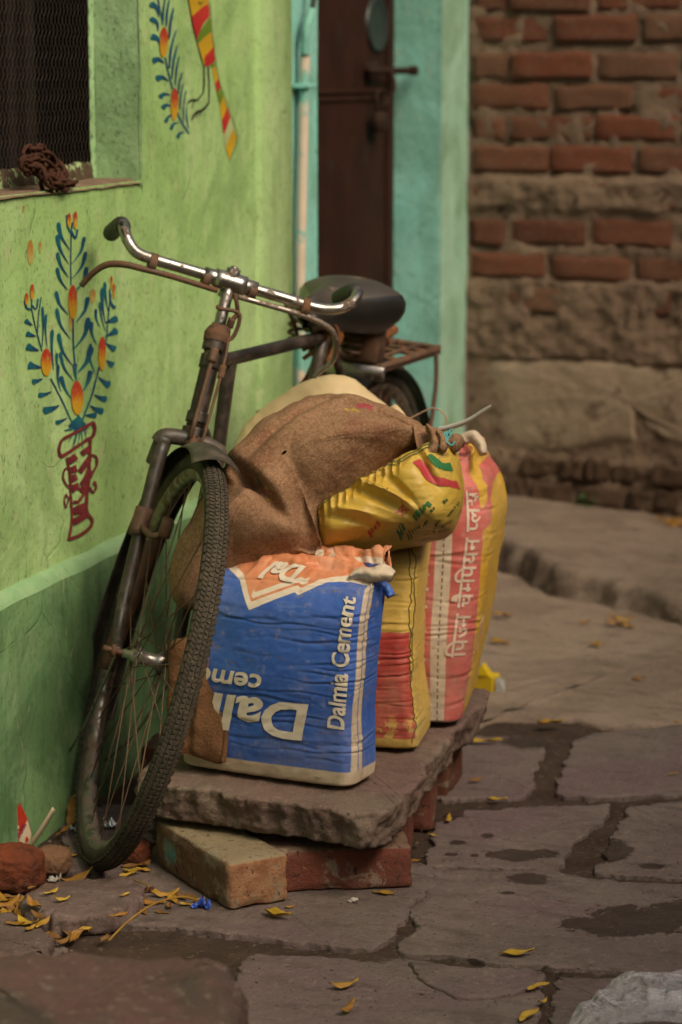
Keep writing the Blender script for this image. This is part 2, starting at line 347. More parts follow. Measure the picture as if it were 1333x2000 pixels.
flags = [
 [(872, 1436), (960, 1438), (1058, 1446), (1056, 1490), (1040, 1532), (1018, 1556), (930, 1560), (850, 1556), (800, 1500)],
 [(1128, 1442), (1230, 1426), (1420, 1418), (1500, 1470), (1480, 1548), (1300, 1553), (1180, 1556), (1092, 1550), (1096, 1505), (1112, 1470)],
 [(876, 1590), (990, 1580), (1100, 1574), (1190, 1570), (1170, 1608), (1120, 1650), (1090, 1690), (1000, 1694), (900, 1694), (838, 1690), (842, 1640)],
 [(1226, 1572), (1330, 1562), (1500, 1556), (1560, 1640), (1540, 1722), (1330, 1716), (1168, 1702), (1190, 1650)],
 [(862, 1704), (960, 1702), (1080, 1702), (1120, 1712), (1240, 1724), (1540, 1748), (1640, 1830), (1580, 1920), (1333, 1905), (1180, 1898), (1060, 1886), (960, 1880), (850, 1866), (788, 1858), (812, 1808), (800, 1784), (835, 1740)],
 [(250, 1660), (500, 1660), (848, 1696), (800, 1770), (734, 1856), (560, 1838), (420, 1822), (330, 1812), (200, 1800), (180, 1720)],
 [(476, 1868), (560, 1862), (700, 1872), (800, 1874), (880, 1886), (1060, 1900), (1054, 1990), (1040, 2120), (700, 2120), (440, 2090), (440, 1950)],
 [(1082, 1904), (1200, 1908), (1333, 1920), (1560, 1935), (1640, 2050), (1500, 2160), (1080, 2140), (1072, 2000)],
 [(-60, 1790), (20, 1798), (90, 1818), (130, 1852), (90, 1900), (-80, 1900)],
 [(120, 1600), (200, 1570), (300, 1575), (300, 1640), (240, 1700), (130, 1700)],
]
for k, f in enumerate(flags):
    stone('paving_stone', gpoly(f), -.022, [0, .001, .001, -.001, .002, .003, -.001, -.002, -.004, .0][k], m_flag, ground, seed=40+k*7, n=340, jag=.013, bev=.0025, top=.0016, side=.002, nside=2)
for pts in ([(1.50, 3.35), (2.1, 3.2), (2.5, 3.3), (2.5, 3.9), (1.95, 3.95), (1.62, 3.85)], [(1.5, 3.95), (2.0, 4.02), (2.5, 3.95), (2.5, 4.5), (1.55, 4.48), (1.46, 4.2)], [(1.42, 4.54), (2.0, 4.56), (2.5, 4.55), (2.5, 4.9), (1.7, 4.92), (1.4, 4.86)], [(1.45, 2.6), (2.5, 2.5), (2.5, 3.2), (1.9, 3.14), (1.5, 3.22), (1.36, 3.0)]):
    stone('paving_stone', np.array(pts), -.022, .001, m_flag, ground, seed=int(pts[0][1]*91), n=200, jag=.013, bev=.0025, top=.0016, side=.002, nside=2)
# sunken fracture line in the near stone: a thin raised flake
stone('paving_stone', gpoly([(800, 1884), (900, 1892), (1040, 1902), (1052, 1930), (1000, 1950), (900, 1952), (860, 1935), (820, 1912)]), -.004, .005, m_flag, ground, seed=131, n=120, jag=.006, bev=.003, top=.0012, side=.002, nside=2)
stone('concrete_paving', np.vstack([gpoly([(905, 1425), (960, 1404), (1080, 1410), (1130, 1406), (1180, 1420), (1333, 1414), (1560, 1408)]), [(1.9, 5.0), (1.9, 6.6), (1.0, 6.7), (-.0, 6.6), (-.0, 4.8), (.3, 4.72)]]), -.025, .004, m_conc, ground, seed=91, n=200, jag=.012, bev=.008, top=.004, side=.003, nside=2)
# broken concrete shelf at the back of the lane
shelf = stone('concrete_step', gpoly([(900, 1050), (975, 1068), (1030, 1087), (1085, 1116), (1120, 1126), (1150, 1128), (1185, 1136), (1250, 1148), (1333, 1170), (1450, 1186), (1800, 1200), (1900, 1000), (1500, 950), (1200, 940), (920, 940), (820, 980), (830, 1040)], .066), -.03, .064, m_conc, ground, seed=77, n=300, jag=.016, bev=.022, top=.005, side=.012, nside=6, tilt=(-.065, 0), undercut=-.03)
tag(shelf, 'broken concrete shelf with a crumbling front edge')

# ------------------------------------------------------------------ green house
Y_DOOR0, Y_DOOR1, Y_END = 5.735, 6.91, 7.25
Y_WIN0, Y_WIN1, Z_SILL = 3.45, 4.554, 1.185
def wx(y, z):
    q = np.stack([0*np.asarray(y, float), np.asarray(y, float)*1.0, np.asarray(z, float)], -1)
    return .005*fbm(q*2.3, 3, 9)+.0022*fbm(q*9, 3, 12)
house = thing('house', 'lime green plastered house with turquoise door surround and painted flowers', 'house', (0, 4.5, 0))
def wall_sheet(name, y0, y1, z0, z1, m, holes=(), x=0.0, step=.035):
    ys = np.unique(np.round(np.r_[np.linspace(y0, y1, max(2, int((y1-y0)/step)+1)), [h for q in holes for h in q[:2]]], 5))
    zs = np.unique(np.round(np.r_[np.linspace(z0, z1, max(2, int((z1-z0)/step)+1)), [h for q in holes for h in q[2:]]], 5))
    yy, zz = np.meshgrid(ys, zs, indexing='ij'); P = np.stack([x+wx(yy, zz), yy, zz], -1)
    f = grid_faces(len(ys), len(zs)); cen = P.reshape(-1, 3)[f].mean(1); ok = np.ones(len(f), bool)
    for h in holes: ok &= ~((cen[:, 1] > h[0]) & (cen[:, 1] < h[1]) & (cen[:, 2] > h[2]) & (cen[:, 2] < h[3]))
    return obj(name, P, f[ok], m, house)
wall_sheet('plaster_wall', 1.0, 5.5, -.05, 3.0, m_green, [(Y_WIN0, Y_WIN1, Z_SILL, 2.25)])
wall_sheet('plaster_wall', 5.5, Y_DOOR0, -.05, 3.0, m_teal, x=-.003)
wall_sheet('plaster_wall', Y_DOOR1, Y_END, -.05, 3.0, m_teal2, x=-.002)
wall_sheet('plaster_wall', Y_DOOR0, Y_DOOR1, 2.3, 3.0, m_teal)
# flat pilaster strip, a little proud of the wall
mb = MB(); ys = np.array([5.255, 5.26, 5.27, 5.49, 5.498]); xs = np.array([-.004, .010, .013, .013, -.004]); zs = np.linspace(-.05, 3.0, 60)
V = np.array([[(xs[i]+.6*wx(ys[i], z), ys[i], z) for z in zs] for i in range(5)]); mb.add(V, grid_faces(5, 60)); mb.build('pilaster', m_green, house)
# dado: thicker lower coat with a sloping ledge, sky light painted into its pale colour
ys = np.linspace(1.0, 5.24, 150); prof = [(-.004, .488), (.006, .485), (.014, .479), (.020, .470), (.023, .464), (.023, .40), (.022, .30), (.022, .20), (.023, .10), (.026, .03), (.028, -.05)]
wob = .0025*fbm(np.stack([ys*3.5, 0*ys, 0*ys], -1), 4, 5)
def dado(rng):
    return np.array([[(px_+(.7*wx(y, pz)+.002*math.sin(y*31+pz*9)), y, pz+(w if pz > .25 else 0)) for px_, pz in rng] for y, w in zip(ys, wob)])
obj('dado', dado(prof[4:]), grid_faces(150, len(prof)-4), m_dado, house)
obj('ledge', dado(prof[:5]), grid_faces(150, 5), m_ledge, house)

# window: recessed, wire netting, old timber bars, dirty sill
win = MB()
XR = -.095
V = [(0.0, Y_WIN1, Z_SILL-.02), (XR, Y_WIN1, Z_SILL-.02), (XR, Y_WIN1, 2.25), (0.0, Y_WIN1, 2.25)]
yy, zz = np.meshgrid([0, .25, .5, .75, 1], np.linspace(Z_SILL-.03, 2.26, 40), indexing='ij')
Pr = np.stack([.004-yy*.10, np.full_like(yy, Y_WIN1+.001)-.004*fbm(np.stack([yy*3, 0*yy, zz*6], -1), 3, 2), zz], -1)
obj('reveal', Pr, grid_faces(5, 40), m_reveal, house)
obj('reveal', [(.0, Y_WIN0, Z_SILL), (-.11, Y_WIN0, Z_SILL), (-.11, Y_WIN0, 2.25), (.0, Y_WIN0, 2.25)], [(0, 1, 2, 3)], m_reveal, house)
obj('reveal', [(.0, Y_WIN0, 2.249), (-.11, Y_WIN0, 2.249), (-.11, Y_WIN1, 2.249), (.0, Y_WIN1, 2.249)], [(0, 1, 2, 3)], m_reveal, house)
ys2 = np.linspace(Y_WIN0, Y_WIN1-.001, 70); xs2 = np.linspace(.006, -.13, 9)
yy, xx = np.meshgrid(ys2, xs2, indexing='ij'); zz = Z_SILL+.004*fbm(np.stack([xx*30, yy*12, 0*xx], -1), 4, 8)+.002-np.clip(xx-.001, 0, 1)*1.5
obj('sill', np.stack([xx, yy, zz], -1), grid_faces(70, 9)[:, ::-1], m_dirt, house)
wf = thing('window', '', 'x'); del wf['label'], wf['category']; wf.parent = house; wf.location = (0, 0, 0)
mb = MB()
zt = np.linspace(Z_SILL+.0, 2.24, 60)
for (ya, yb) in ((Y_WIN1-.010, Y_WIN1-.002),):
    jit = .004*fbm(np.stack([zt*14, 0*zt, 0*zt], -1), 4, 4)
    Vv = np.stack([np.stack([np.full(60, -.103), np.full(60, ya)+jit, zt], -1), np.stack([np.full(60, XR-.004), np.full(60, ya+.004)+jit, zt], -1), np.stack([np.full(60, XR), np.full(60, yb), zt], -1)], 0)
    mb.add(Vv, grid_faces(3, 60))
yt = np.linspace(Y_WIN0, Y_WIN1-.01, 70); jit = .006*fbm(np.stack([yt*26, 0*yt, 0*yt], -1), 4, 6)
mb.build('window_frame', m_reveal, wf); mb = MB()
Vv = np.stack([np.stack([np.full(70, XR), yt, np.full(70, Z_SILL)], -1), np.stack([np.full(70, XR-.004), yt, Z_SILL+.030+jit], -1), np.stack([np.full(70, -.103), yt, Z_SILL+.034+jit], -1)], 0)
mb.add(Vv, grid_faces(3, 70)[:, ::-1])
mb.build('window_frame', simple('flaked_frame', (.05, .035, .022), (.09, .06, .035), 30, .85, bump=.8, spot=(.30, .42, .20), spot_scale=34, spot_lo=.50), wf)
mb = MB(); x = -.1005; s = .0205
y0, y1, z0, z1 = Y_WIN0, Y_WIN1-.008, Z_SILL+.026, 2.24
for k in range(-130, 130):
    for sg in (1, -1):
        pts = []
        for i in range(0, 75):
            z = z0+i*s; y = y0+.5+k*s*.86+sg*(s*.5 if i % 2 else 0)
            pts.append((x+.0016*sg*(1 if i % 2 else -1), y+.002*math.sin(z*17+y*9), z))
        seg = [p for p in pts if y0 < p[1] < y1 and p[2] < 1.75]
        if len(seg) > 2: mb.tube(seg, .00055, 3, cap=False)
tag(mb.build('wire_netting', m_wire, wf, smooth=False), kind='stuff')
for k, y in enumerate(np.arange(3.50, 4.45, .088)):
    MB().box((-.165, y, 1.7), ((1, 0, 0), (0, 1, 0), (0, 0, 1)), (.009, .016+.006*(k % 3), .56), .003).build('window_bar', m_oldwood, wf, False)
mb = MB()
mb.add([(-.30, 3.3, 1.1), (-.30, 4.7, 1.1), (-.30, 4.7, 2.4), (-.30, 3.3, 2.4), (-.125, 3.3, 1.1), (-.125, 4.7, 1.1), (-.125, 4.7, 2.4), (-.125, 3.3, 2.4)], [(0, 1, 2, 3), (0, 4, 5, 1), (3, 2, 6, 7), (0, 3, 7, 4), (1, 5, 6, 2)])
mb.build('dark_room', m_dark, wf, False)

# doorway
XD = -.14
zz = np.linspace(-.05, 2.3, 60)
Pr = np.array([[(.002+XD*1.2*t, Y_DOOR1+.003*float(fbm(np.array([t*2, 0, z*5]), 3, 3)), z) for z in zz] for t in np.linspace(0, 1, 6)])
dj = MB(); dj.add(Pr, grid_faces(6, 60)); dj.add([(-.003, Y_DOOR0, -.05), (-.2, Y_DOOR0, -.05), (-.2, Y_DOOR0, 2.3), (-.003, Y_DOOR0, 2.3)], [(0, 1, 2, 3)])
dj.add([(-.003, Y_DOOR0, 2.3), (-.2, Y_DOOR0, 2.3), (-.2, Y_DOOR1, 2.3), (-.003, Y_DOOR1, 2.3)], [(0, 1, 2, 3)])
dj.build('door_jamb', m_teal, house)
door = MB(); door.box((XD-.02, (Y_DOOR0+Y_DOOR1)/2, 1.12), ((1, 0, 0), (0, 1, 0), (0, 0, 1)), (.02, (Y_DOOR1-Y_DOOR0)/2, 1.17), .003)
dr = door.build('door', m_door, house, False)
for z in (1.345, 1.325): MB().box((XD+.001, 6.3, z), ((1, 0, 0), (0, 1, 0), (0, 0, 1)), (.005, .58, .006), .002).build('door_rail', m_door, dr, False)
MB().box((XD+.004, 6.845, 1.2), ((1, 0, 0), (0, 1, 0), (0, 0, 1)), (.006, .03, 1.0), .003).build('door_stile', m_door, dr, False)
m_oval = simple('tarnished_plate', (.018, .026, .024), (.026, .032, .028), 20, .5, .3, .2)
oc = Wl(735, 48, XD); mb = MB(); th = np.linspace(0, 2*np.pi, 40, endpoint=False)
prof = [(1.0, .0), (.97, .008), (.9, .010), (.85, .006), (.3, .005)]
V = np.array([[(XD+h, oc[1]+.105*r*math.cos(t), oc[2]+.078*r*math.sin(t)) for r, h in prof] for t in th]); mb.add(V, grid_faces(40, 5, True)[:, ::-1]); mb.add(V[:, -1], [list(range(40))])
mb.build('door_plate', m_oval, dr)
m_drust = simple('dark_rust', (.020, .012, .008), (.04, .02, .012), 30, .75, .2, .4, 160)
hasp = MB(); hc = Wl(752, 138, XD+.03)
hasp.tube(cat([hc+np.array([-.01, -.12, 0]), hc, hc+np.array([.03, .14, 0])], 6), .010, 8)
hasp.tube(cat([hc+np.array([.01, .02, 0]), hc+np.array([.02, .02, -.05]), hc+np.array([0, .0, -.10])], 6), .009, 8)
hasp.box(hc+np.array([-.02, -.08, .0]), ((1, 0, 0), (0, 1, 0), (0, 0, 1)), (.015, .03, .025), .004)
hasp.box(hc+np.array([.04, .165, 0]), ((1, 0, 0), (0, 1, 0), (0, 0, 1)), (.012, .014, .014), .004)
hp = hasp.build('door_bolt', m_drust, dr)
lk = MB(); lc = Wl(742, 238, XD+.03); lk.box(lc, ((1, 0, 0), (0, 1, 0), (0, 0, 1)), (.012, .045, .028), .006)
lk.tube(cat([lc+np.array([0, -.03, .03]), lc+np.array([0, -.03, .075]), lc+np.array([0, 0, .088]), lc+np.array([0, .03, .075]), lc+np.array([0, .03, .03])], 5), .006, 8)
lk.build('padlock', m_drust, dr)

# conduit
pc = thing('conduit_pipe', 'peeling cream and turquoise conduit pipe running down beside the brown door', 'pipe', (.02, 5.6, 0))
pp = [Wl(596, 105, .02), Wl(595, 168, .02), Wl(590, 400, .018), Wl(587, 560, .018), Wl(588, 800, .02)]
MB().tube(cat(pp, 6), .0125, 12).build('pipe', m_conduit, pc)
mb = MB(); mb.box(Wl(595, 168, .016), ((1, 0, 0), (0, 1, 0), (0, 0, 1)), (.02, .036, .006), .002); mb.build('clamp', m_teal, pc, False)
MB().tube(cat([Wl(596, 110, .02), Wl(597, 70, .02), Wl(606, 35, .022), Wl(613, 0, .03), Wl(616, -60, .03)], 6), .0075, 8).build('cable', m_cable, pc)
MB().tube(cat([Wl(596, 108, .022), Wl(599, 60, .026), Wl(610, 20, .03)], 6), .011, 8).build('sleeve', m_teal, pc)

# ------------------------------------------------------------------ paintings on the plaster (flat paint, a hair proud of the wall)
def paint_mat(name, a, bcol, rough=.6, fade=.60):
    b = NB(name); u, v = b.uv()
    c = b.mix(b.step(b.math('ADD', v, b.math('MULTIPLY', b.math('SUBTRACT', b.noise(90, 4), .5), .5)), .25, .75), a, bcol)
    c = b.mix(b.math('MULTIPLY', b.step(b.noise(70, 6, .75), fade, fade+.12), .7), c, (.27, .42, .15))
    b.bump(b.noise(120, 5, .7), .15, .003)
    return b.done(c, rough, 0, .3)
p_blue = paint_mat('blue_paint', (.006, .040, .10), (.004, .085, .12), fade=.58)
p_teal = paint_mat('teal_paint', (.010, .12, .13), (.006, .055, .11))
p_petal = paint_mat('flame_paint', (.46, .25, .012), (.36, .035, .012), fade=.56)
p_smear = paint_mat('smeared_orange_paint', (.40, .30, .08), (.36, .16, .03), fade=.5)
p_maroon = paint_mat('maroon_paint', (.115, .016, .020), (.16, .022, .022))
p_yellow = paint_mat('yellow_paint', (.48, .30, .010), (.42, .25, .012), fade=.66)
p_red = paint_mat('red_paint', (.36, .018, .016), (.42, .03, .02), fade=.64)
p_gr = paint_mat('leaf_green_paint', (.09, .17, .012), (.12, .19, .014))
p_black = paint_mat('black_paint', (.018, .02, .012), (.03, .03, .02))
p_pale = paint_mat('pale_wash', (.33, .40, .16), (.36, .42, .20))
class Paint:
    def __init__(s, ox, oy, k, lift=.0014): s.ox, s.oy, s.k, s.lift = ox, oy, k, lift; s.mb = MB()
    def P(s, pts):
        q = np.asarray(pts, float); q = np.stack([s.ox+q[..., 0]/s.k, s.oy+q[..., 1]/s.k], -1)
        W = Pl_many(q, (0, 0, 0), (1, 0, 0)); W[..., 0] = wx(W[..., 1], W[..., 2])+s.lift; return W
    def line(s, pts, w, taper=None):
        c = cat(pts, 7) if len(pts) > 2 else np.linspace(pts[0], pts[1], 9).astype(float)
        n = len(c); t = np.linspace(0, 1, n); T = np.gradient(c, axis=0); T /= np.maximum(np.linalg.norm(T, axis=1, keepdims=True), 1e-9)
        Nn = np.stack([-T[:, 1], T[:, 0]], 1); ww = w*(np.ones(n) if taper is None else taper(t))
        ww = ww*(1+.12*vn(np.c_[c*.03, np.zeros(n)], 5))
        L = c+Nn*ww[:, None]/2; Q = c-Nn*ww[:, None]/2
        s.mb.add(s.P(np.stack([L, (L+Q)/2, Q], 0)), grid_faces(3, n), np.stack([np.stack([np.full(n, k), t], -1) for k in (0, .5, 1)], 0)); return s
    def leaf(s, p0, p1, w, bend=.10):
        p0, p1 = np.array(p0, float), np.array(p1, float); d = p1-p0; m = (p0+p1)/2+np.array([d[1], -d[0]])*bend*(1 if d[0] < 0 else -1)
        return s.line([p0, m, p1], w, lambda t: np.clip(.12+1.0*t**1.1, 0, 1)*np.sqrt(np.clip(1-np.clip((t-.80)/.2, 0, 1)**2, .02, 1)))
    def ell(s, c, rx, ry, rot=0):
        th = np.linspace(0, 2*np.pi, 28, endpoint=False); pts = []; uv = []
        for k in (0.02, .5, 1):
            e = np.stack([c[0]+rx*k*np.cos(th)*(1-.25*np.sin(th)*-1*0), c[1]+ry*k*np.sin(th)], -1); pts.append(e); uv.append(np.stack([.5+.5*k*np.cos(th), .5-.5*k*np.sin(th)], -1))
        s.mb.add(s.P(np.stack(pts, 1)), grid_faces(28, 3, True), np.stack(uv, 1)); return s
    def poly(s, pts):
        p = resample(pts, 40); c = p.mean(0); n = len(p); A = np.stack([c+(p-c)*k for k in (.02, .5, 1)], 1)
        lo, hi = p[:, 1].min(), p[:, 1].max(); s.mb.add(s.P(A), grid_faces(n, 3, True), np.stack([A[..., 0]*0, (hi-A[..., 1])/(hi-lo)], -1)); return s
    def build(s, name, m, parent): return s.mb.build(name, m, parent, True, uv=True)
A = Paint(30, 400, 6.06); Bp = Paint(30, 720, 5.714); A2 = Paint(30, 400, 6.06, .0018)
for q in [((640, 530), (505, 205), 55), ((635, 700), (495, 350), 50), ((640, 860), (495, 560), 50), ((635, 1010), (490, 740), 50), ((635, 1300), (490, 1020), 52), ((660, 1590), (500, 1220), 52), ((680, 1900), (520, 1520), 52), ((690, 2080), (535, 1740), 46)]: A.leaf(*q, bend=.09)
for q in [((1070, 1400), (1030, 980), 48), ((1110, 1280), (1060, 910), 38), ((1070, 1500), (1000, 1150), 30), ((320, 1690), (320, 1200), 38), ((385, 1690), (370, 1290), 36), ((455, 1960), (450, 1470), 46), ((510, 2000), (495, 1750), 36),
          ((205, 1425), (112, 1362), 60), ((245, 1555), (128, 1520), 75), ((280, 1725), (135, 1670), 92), ((320, 1925), (155, 1895), 100), ((1075, 1390), (1220, 1340), 95), ((1075, 1555), (1215, 1480), 85), ((1080, 1640), (1198, 1712), 80), ((1090, 1840), (1178, 1902), 80)]: A.leaf(*q, bend=.03)
A.line([(655, 340), (660, 650), (668, 950)], 14).line([(685, 1330), (695, 1700), (722, 2040)], 18).line([(600, 120), (612, 250), (652, 335)], 18).line([(668, 205), (660, 270), (650, 320)], 16).line([(655, 310), (705, 395), (727, 290)], 24)
A.line([(192, 1230), (240, 1450), (320, 1730)], 13).line([(110, 1130), (130, 1215), (185, 1240)], 24).line([(192, 1110), (190, 1240)], 14).line([(195, 1190), (245, 1230), (268, 1110)], 18).line([(262, 1530), (275, 1300), (305, 1090)], 12)
A.line([(1135, 1060), (1110, 1300), (1075, 1650)], 16).line([(1118, 1000), (1140, 1170), (1180, 1225)], 20).line([(1140, 1150), (1185, 1225), (1190, 1190)], 18)
for q in [((310, 110), (192, 150), 65), ((410, 255), (258, 300), 65), ((490, 410), (312, 472), 100), ((580, 550), (447, 605), 60), ((930, 95), (1068, 188), 82), ((880, 290), (1025, 345), 78), ((830, 410), (985, 482), 80)]: Bp.leaf(*q, bend=.05)
Bp.leaf((780, 520), (912, 520), 75, 0)
Bp.line([(400, 110), (520, 350), (635, 610)], 16).line([(940, -20), (850, 300), (735, 595)], 22)
bq = A.build('painted_bouquet', p_blue, house); Bp.build('painted_leaf', p_blue, bq)
A3 = Paint(30, 400, 6.06); B3 = Paint(30, 720, 5.714)
for q in [((675, 700), (808, 375), 48), ((690, 870), (833, 550), 55), ((735, 1010), (848, 735), 60), ((725, 1390), (862, 1088), 64), ((705, 1700), (868, 1332), 75), ((740, 1990), (902, 1672), 85), ((965, 1650), (905, 1380), 48), ((950, 2000), (895, 1640), 46), ((1010, 1450), (960, 1230), 42)]: A3.leaf(*q, bend=.10)
for q in [((625, 340), (510, 80), 52), ((510, 260), (480, -50), 42), ((755, 250), (842, 18), 70), ((690, 140), (670, -60), 60)]: B3.leaf(*q, bend=.05)
for q in [((700, 520), (618, 665), 80), ((700, 520), (792, 690), 80), ((700, 540), (700, 715), 110)]: B3.leaf(*q, bend=.0)
for a, c, w in [((660, 690), (598, 825), 14), ((690, 710), (640, 880), 22), ((720, 710), (703, 855), 13), ((738, 710), (760, 880), 13), ((768, 640), (800, 780), 26), ((640, 670), (545, 692), 34), ((700, 690), (655, 880), 12)]: B3.line([a, c], w, lambda t: 1-.75*t)
A3.build('painted_leaf', p_teal, bq); B3.build('painted_leaf', p_teal, bq)
for c, rx, ry in [((685, 1150), 62, 212), ((368, 1862), 74, 172), ((1030, 1760), 56, 212), ((625, 180), 27, 92), ((700, 180), 29, 112), ((195, 1030), 28, 100), ((130, 1115), 28, 76), ((1140, 920), 17, 88), ((1170, 1020), 19, 92)]:
    Paint(30, 400, 6.06, .0020).ell(c, rx*.82, ry*.95).build('painted_petal', p_petal, bq)
Paint(30, 720, 5.714, .0020).ell((685, 325), 65, 190).build('painted_petal', p_petal, bq)
for c, rx, ry in [((920, 1080), 36, 82), ((662, 1400), 20, 95), ((185, 560), 36, 150), ((300, 500), 16, 70), ((98, 45), 9, 42)]: Paint(30, 400, 6.06, .0012).ell(c, rx, ry).build('paint_smear', p_smear, bq)
Vz = Paint(30, 720, 5.714, .0024)
for pts, w in [([(500, 975), (482, 900), (515, 800), (620, 735), (760, 660), (870, 592)], 34), ([(868, 592), (886, 680), (862, 760), (800, 795), (700, 860), (600, 930), (500, 985)], 36), ([(572, 990), (608, 1200), (620, 1450), (627, 1700), (590, 1912)], 24),
               ([(842, 780), (832, 1000), (820, 1250), (795, 1450), (792, 1600), (845, 1680), (830, 1760), (720, 1850), (592, 1905)], 36), ([(635, 1715), (715, 1670), (800, 1615)], 74), ([(592, 1035), (640, 1005), (682, 975)], 84), ([(612, 1135), (690, 1110)], 76), ([(618, 1232), (692, 1205)], 80), ([(630, 1340), (712, 1305)], 82),
               ([(742, 950), (835, 890)], 62), ([(722, 1155), (790, 1060), (832, 1000)], 62), ([(742, 1300), (800, 1210), (830, 1130)], 64), ([(722, 1365), (800, 1290)], 62), ([(642, 1485), (705, 1478), (790, 1350)], 34), ([(640, 1595), (790, 1535)], 92),
               ([(600, 1108), (550, 1120), (530, 1200), (552, 1270), (602, 1330)], 20), ([(600, 1430), (562, 1548), (546, 1470), (563, 1400), (582, 1440)], 17), ([(850, 960), (900, 985), (910, 1060), (872, 1150), (842, 1225)], 24), ([(832, 1320), (862, 1382), (898, 1330), (888, 1262), (868, 1295)], 24)]: Vz.line(pts, w)
Vz.build('painted_vase', p_maroon, bq)
K = 6.248; C3 = Paint(270, 0, K)
for q in [((240, 200), (132, 40), 78), ((235, 380), (135, 220), 64), ((265, 570), (145, 440), 80), ((320, 770), (168, 745), 82), ((370, 990), (218, 962), 84), ((395, 1160), (268, 1190), 68), ((400, 1290), (298, 1322), 68), ((460, 1400), (338, 1492), 52), ((510, 1495), (412, 1582), 52), ((580, 1610), (488, 1682), 52)]: C3.leaf(*q, bend=-.22)
for a, m_, c, w in [((295, 270), (300, 110), (318, -30), 26), ((335, 320), (345, 150), (372, -30), 26), ((375, 470), (390, 250), (420, 95), 30), ((385, 830), (405, 580), (460, 370), 28), ((415, 960), (435, 740), (475, 555), 28), ((460, 1040), (470, 850), (500, 680), 24), ((500, 1150), (512, 1000), (545, 880), 22), ((525, 1330), (535, 1170), (565, 1020), 18), ((570, 1500), (572, 1300), (595, 1100), 18), ((625, 1570), (605, 1420), (610, 1280), 18)]:
    C3.line([a, m_, c], w, lambda t: .25+.75*np.sin(np.pi*np.clip(.15+.75*t, 0, 1)))
C3.line([(230, -20), (265, 150), (292, 300)], 18).line([(335, 700), (375, 900), (430, 1090)], 20).line([(490, 1370), (550, 1500), (632, 1632)], 22)
sp = C3.build('painted_spray', p_blue, house)
for c, rx, ry in [((305, 515), 54, 185), ((452, 1270), 50, 195)]: Paint(270, 0, K, .0020).ell(c, rx, ry).build('painted_petal', p_petal, sp)
bird = Paint(270, 0, K, .0012).poly([(585, -40), (860, -40), (850, 50), (760, 90), (690, 160), (630, 220)]).build('painted_bird', p_yellow, house)
for pts, m_ in [([(628, 215), (690, 155), (780, 80), (855, 45), (865, 200), (785, 290), (740, 400), (715, 495), (670, 380)], p_red), ([(715, 490), (745, 380), (800, 300), (870, 205), (890, 385), (800, 455), (727, 545)], p_gr), ([(725, 540), (800, 450), (887, 382), (927, 562), (850, 650), (813, 690), (815, 795), (798, 792)], p_yellow),
                ([(813, 690), (850, 648), (917, 560), (942, 740), (870, 802), (822, 812)], p_red), ([(878, 790), (932, 758), (937, 810), (890, 824)], p_gr), ([(903, 832), (940, 808), (987, 962), (940, 1012)], p_yellow), ([(938, 1012), (987, 958), (1007, 1072), (960, 1124)], p_red), ([(958, 1122), (1007, 1068), (1032, 1172), (1000, 1294)], p_gr),
                ([(998, 1290), (1032, 1168), (1082, 1312), (1018, 1474), (1006, 1380)], p_yellow), ([(1018, 1472), (1082, 1308), (1122, 1432), (1060, 1602), (1038, 1645)], p_red), ([(1040, 1642), (1062, 1598), (1127, 1438), (1158, 1562), (1068, 1794)], p_pale), ([(1068, 1792), (1157, 1558), (1202, 1682), (1112, 1962)], p_yellow)]:
    Paint(270, 0, K, .0012).poly(pts).build('painted_feather', m_, bird)
Lg = Paint(270, 0, K, .0022)
Lg.line([(805, 800), (806, 1000), (790, 1130), (720, 1222)], 15).line([(720, 1222), (650, 1222), (612, 1262)], 26, lambda t: 1-.5*t).line([(855, 805), (866, 1050), (864, 1250)], 15).line([(864, 1250), (800, 1330), (700, 1382), (660, 1465)], 30, lambda t: .7+.5*np.sin(3.1*t)-.3*t)
Lg.line([(690, 1235), (668, 1300)], 9).line([(720, 1380), (710, 1440)], 9).line([(750, 1375), (765, 1420)], 9).line([(585, -40), (640, 220), (720, 540), (800, 800)], 9).line([(720, 20), (740, 50), (775, 20)], 10)
Lg.line([(866, 0), (892, 380), (942, 740), (1000, 1040), (1090, 1310), (1204, 1680), (1112, 1962)], 6)
Lg.build('painted_leg', p_black, bird)

# ------------------------------------------------------------------ brick wall at the end of the lane
BA = R(6); BO = np.array([0.0, Y_END, 0.0]); BX = np.array([math.cos(BA), -math.sin(BA), 0]); BN = np.array([-math.sin(BA), -math.cos(BA), 0])
def bw(u, v): p = Pl(u, v, BO, BN); return (p-BO)@BX, p[2]
bwall = thing('brick_wall', 'rough old brick wall in earth mortar closing the end of the lane', 'wall', tuple(BO))
wpos = lambda s, z, d=0.0: BO+BX*s+BN*d+np.array([0, 0, z])
brick_meshes = []
def rough_block(name, seed, amp=.05, cuts=4):
    bm = bmesh.new(); bmesh.ops.create_cube(bm, size=1.0)
    bmesh.ops.subdivide_edges(bm, edges=bm.edges[:], cuts=cuts, use_grid_fill=True)
    co = np.array([v.co[:] for v in bm.verts]); asp = np.array([2.6, 1.1, .8]); e = np.sort(np.abs(co), axis=1)
    near = (e[:, 1] > .42)
    co2 = co*(1-np.where(e[:, 1] > .49, .045, 0))[:, None]
    q = co*asp; co2 = co2+np.stack([fbm(q*1.6, 3, seed)/asp[0], fbm(q*1.6+9, 3, seed+1)/asp[1], fbm(q*1.6+17, 3, seed+2)/asp[2]], -1)*amp*1.7
    for v, c in zip(bm.verts, co2): v.co = c
    me = bpy.data.meshes.new(name); bm.to_mesh(me); bm.free()
    me.polygons.foreach_set('use_smooth', [True]*len(me.polygons))
    return me
for k in range(8):
    me = rough_block('brick', 500+k*13); me.materials.append(m_brick); brick_meshes.append(me)
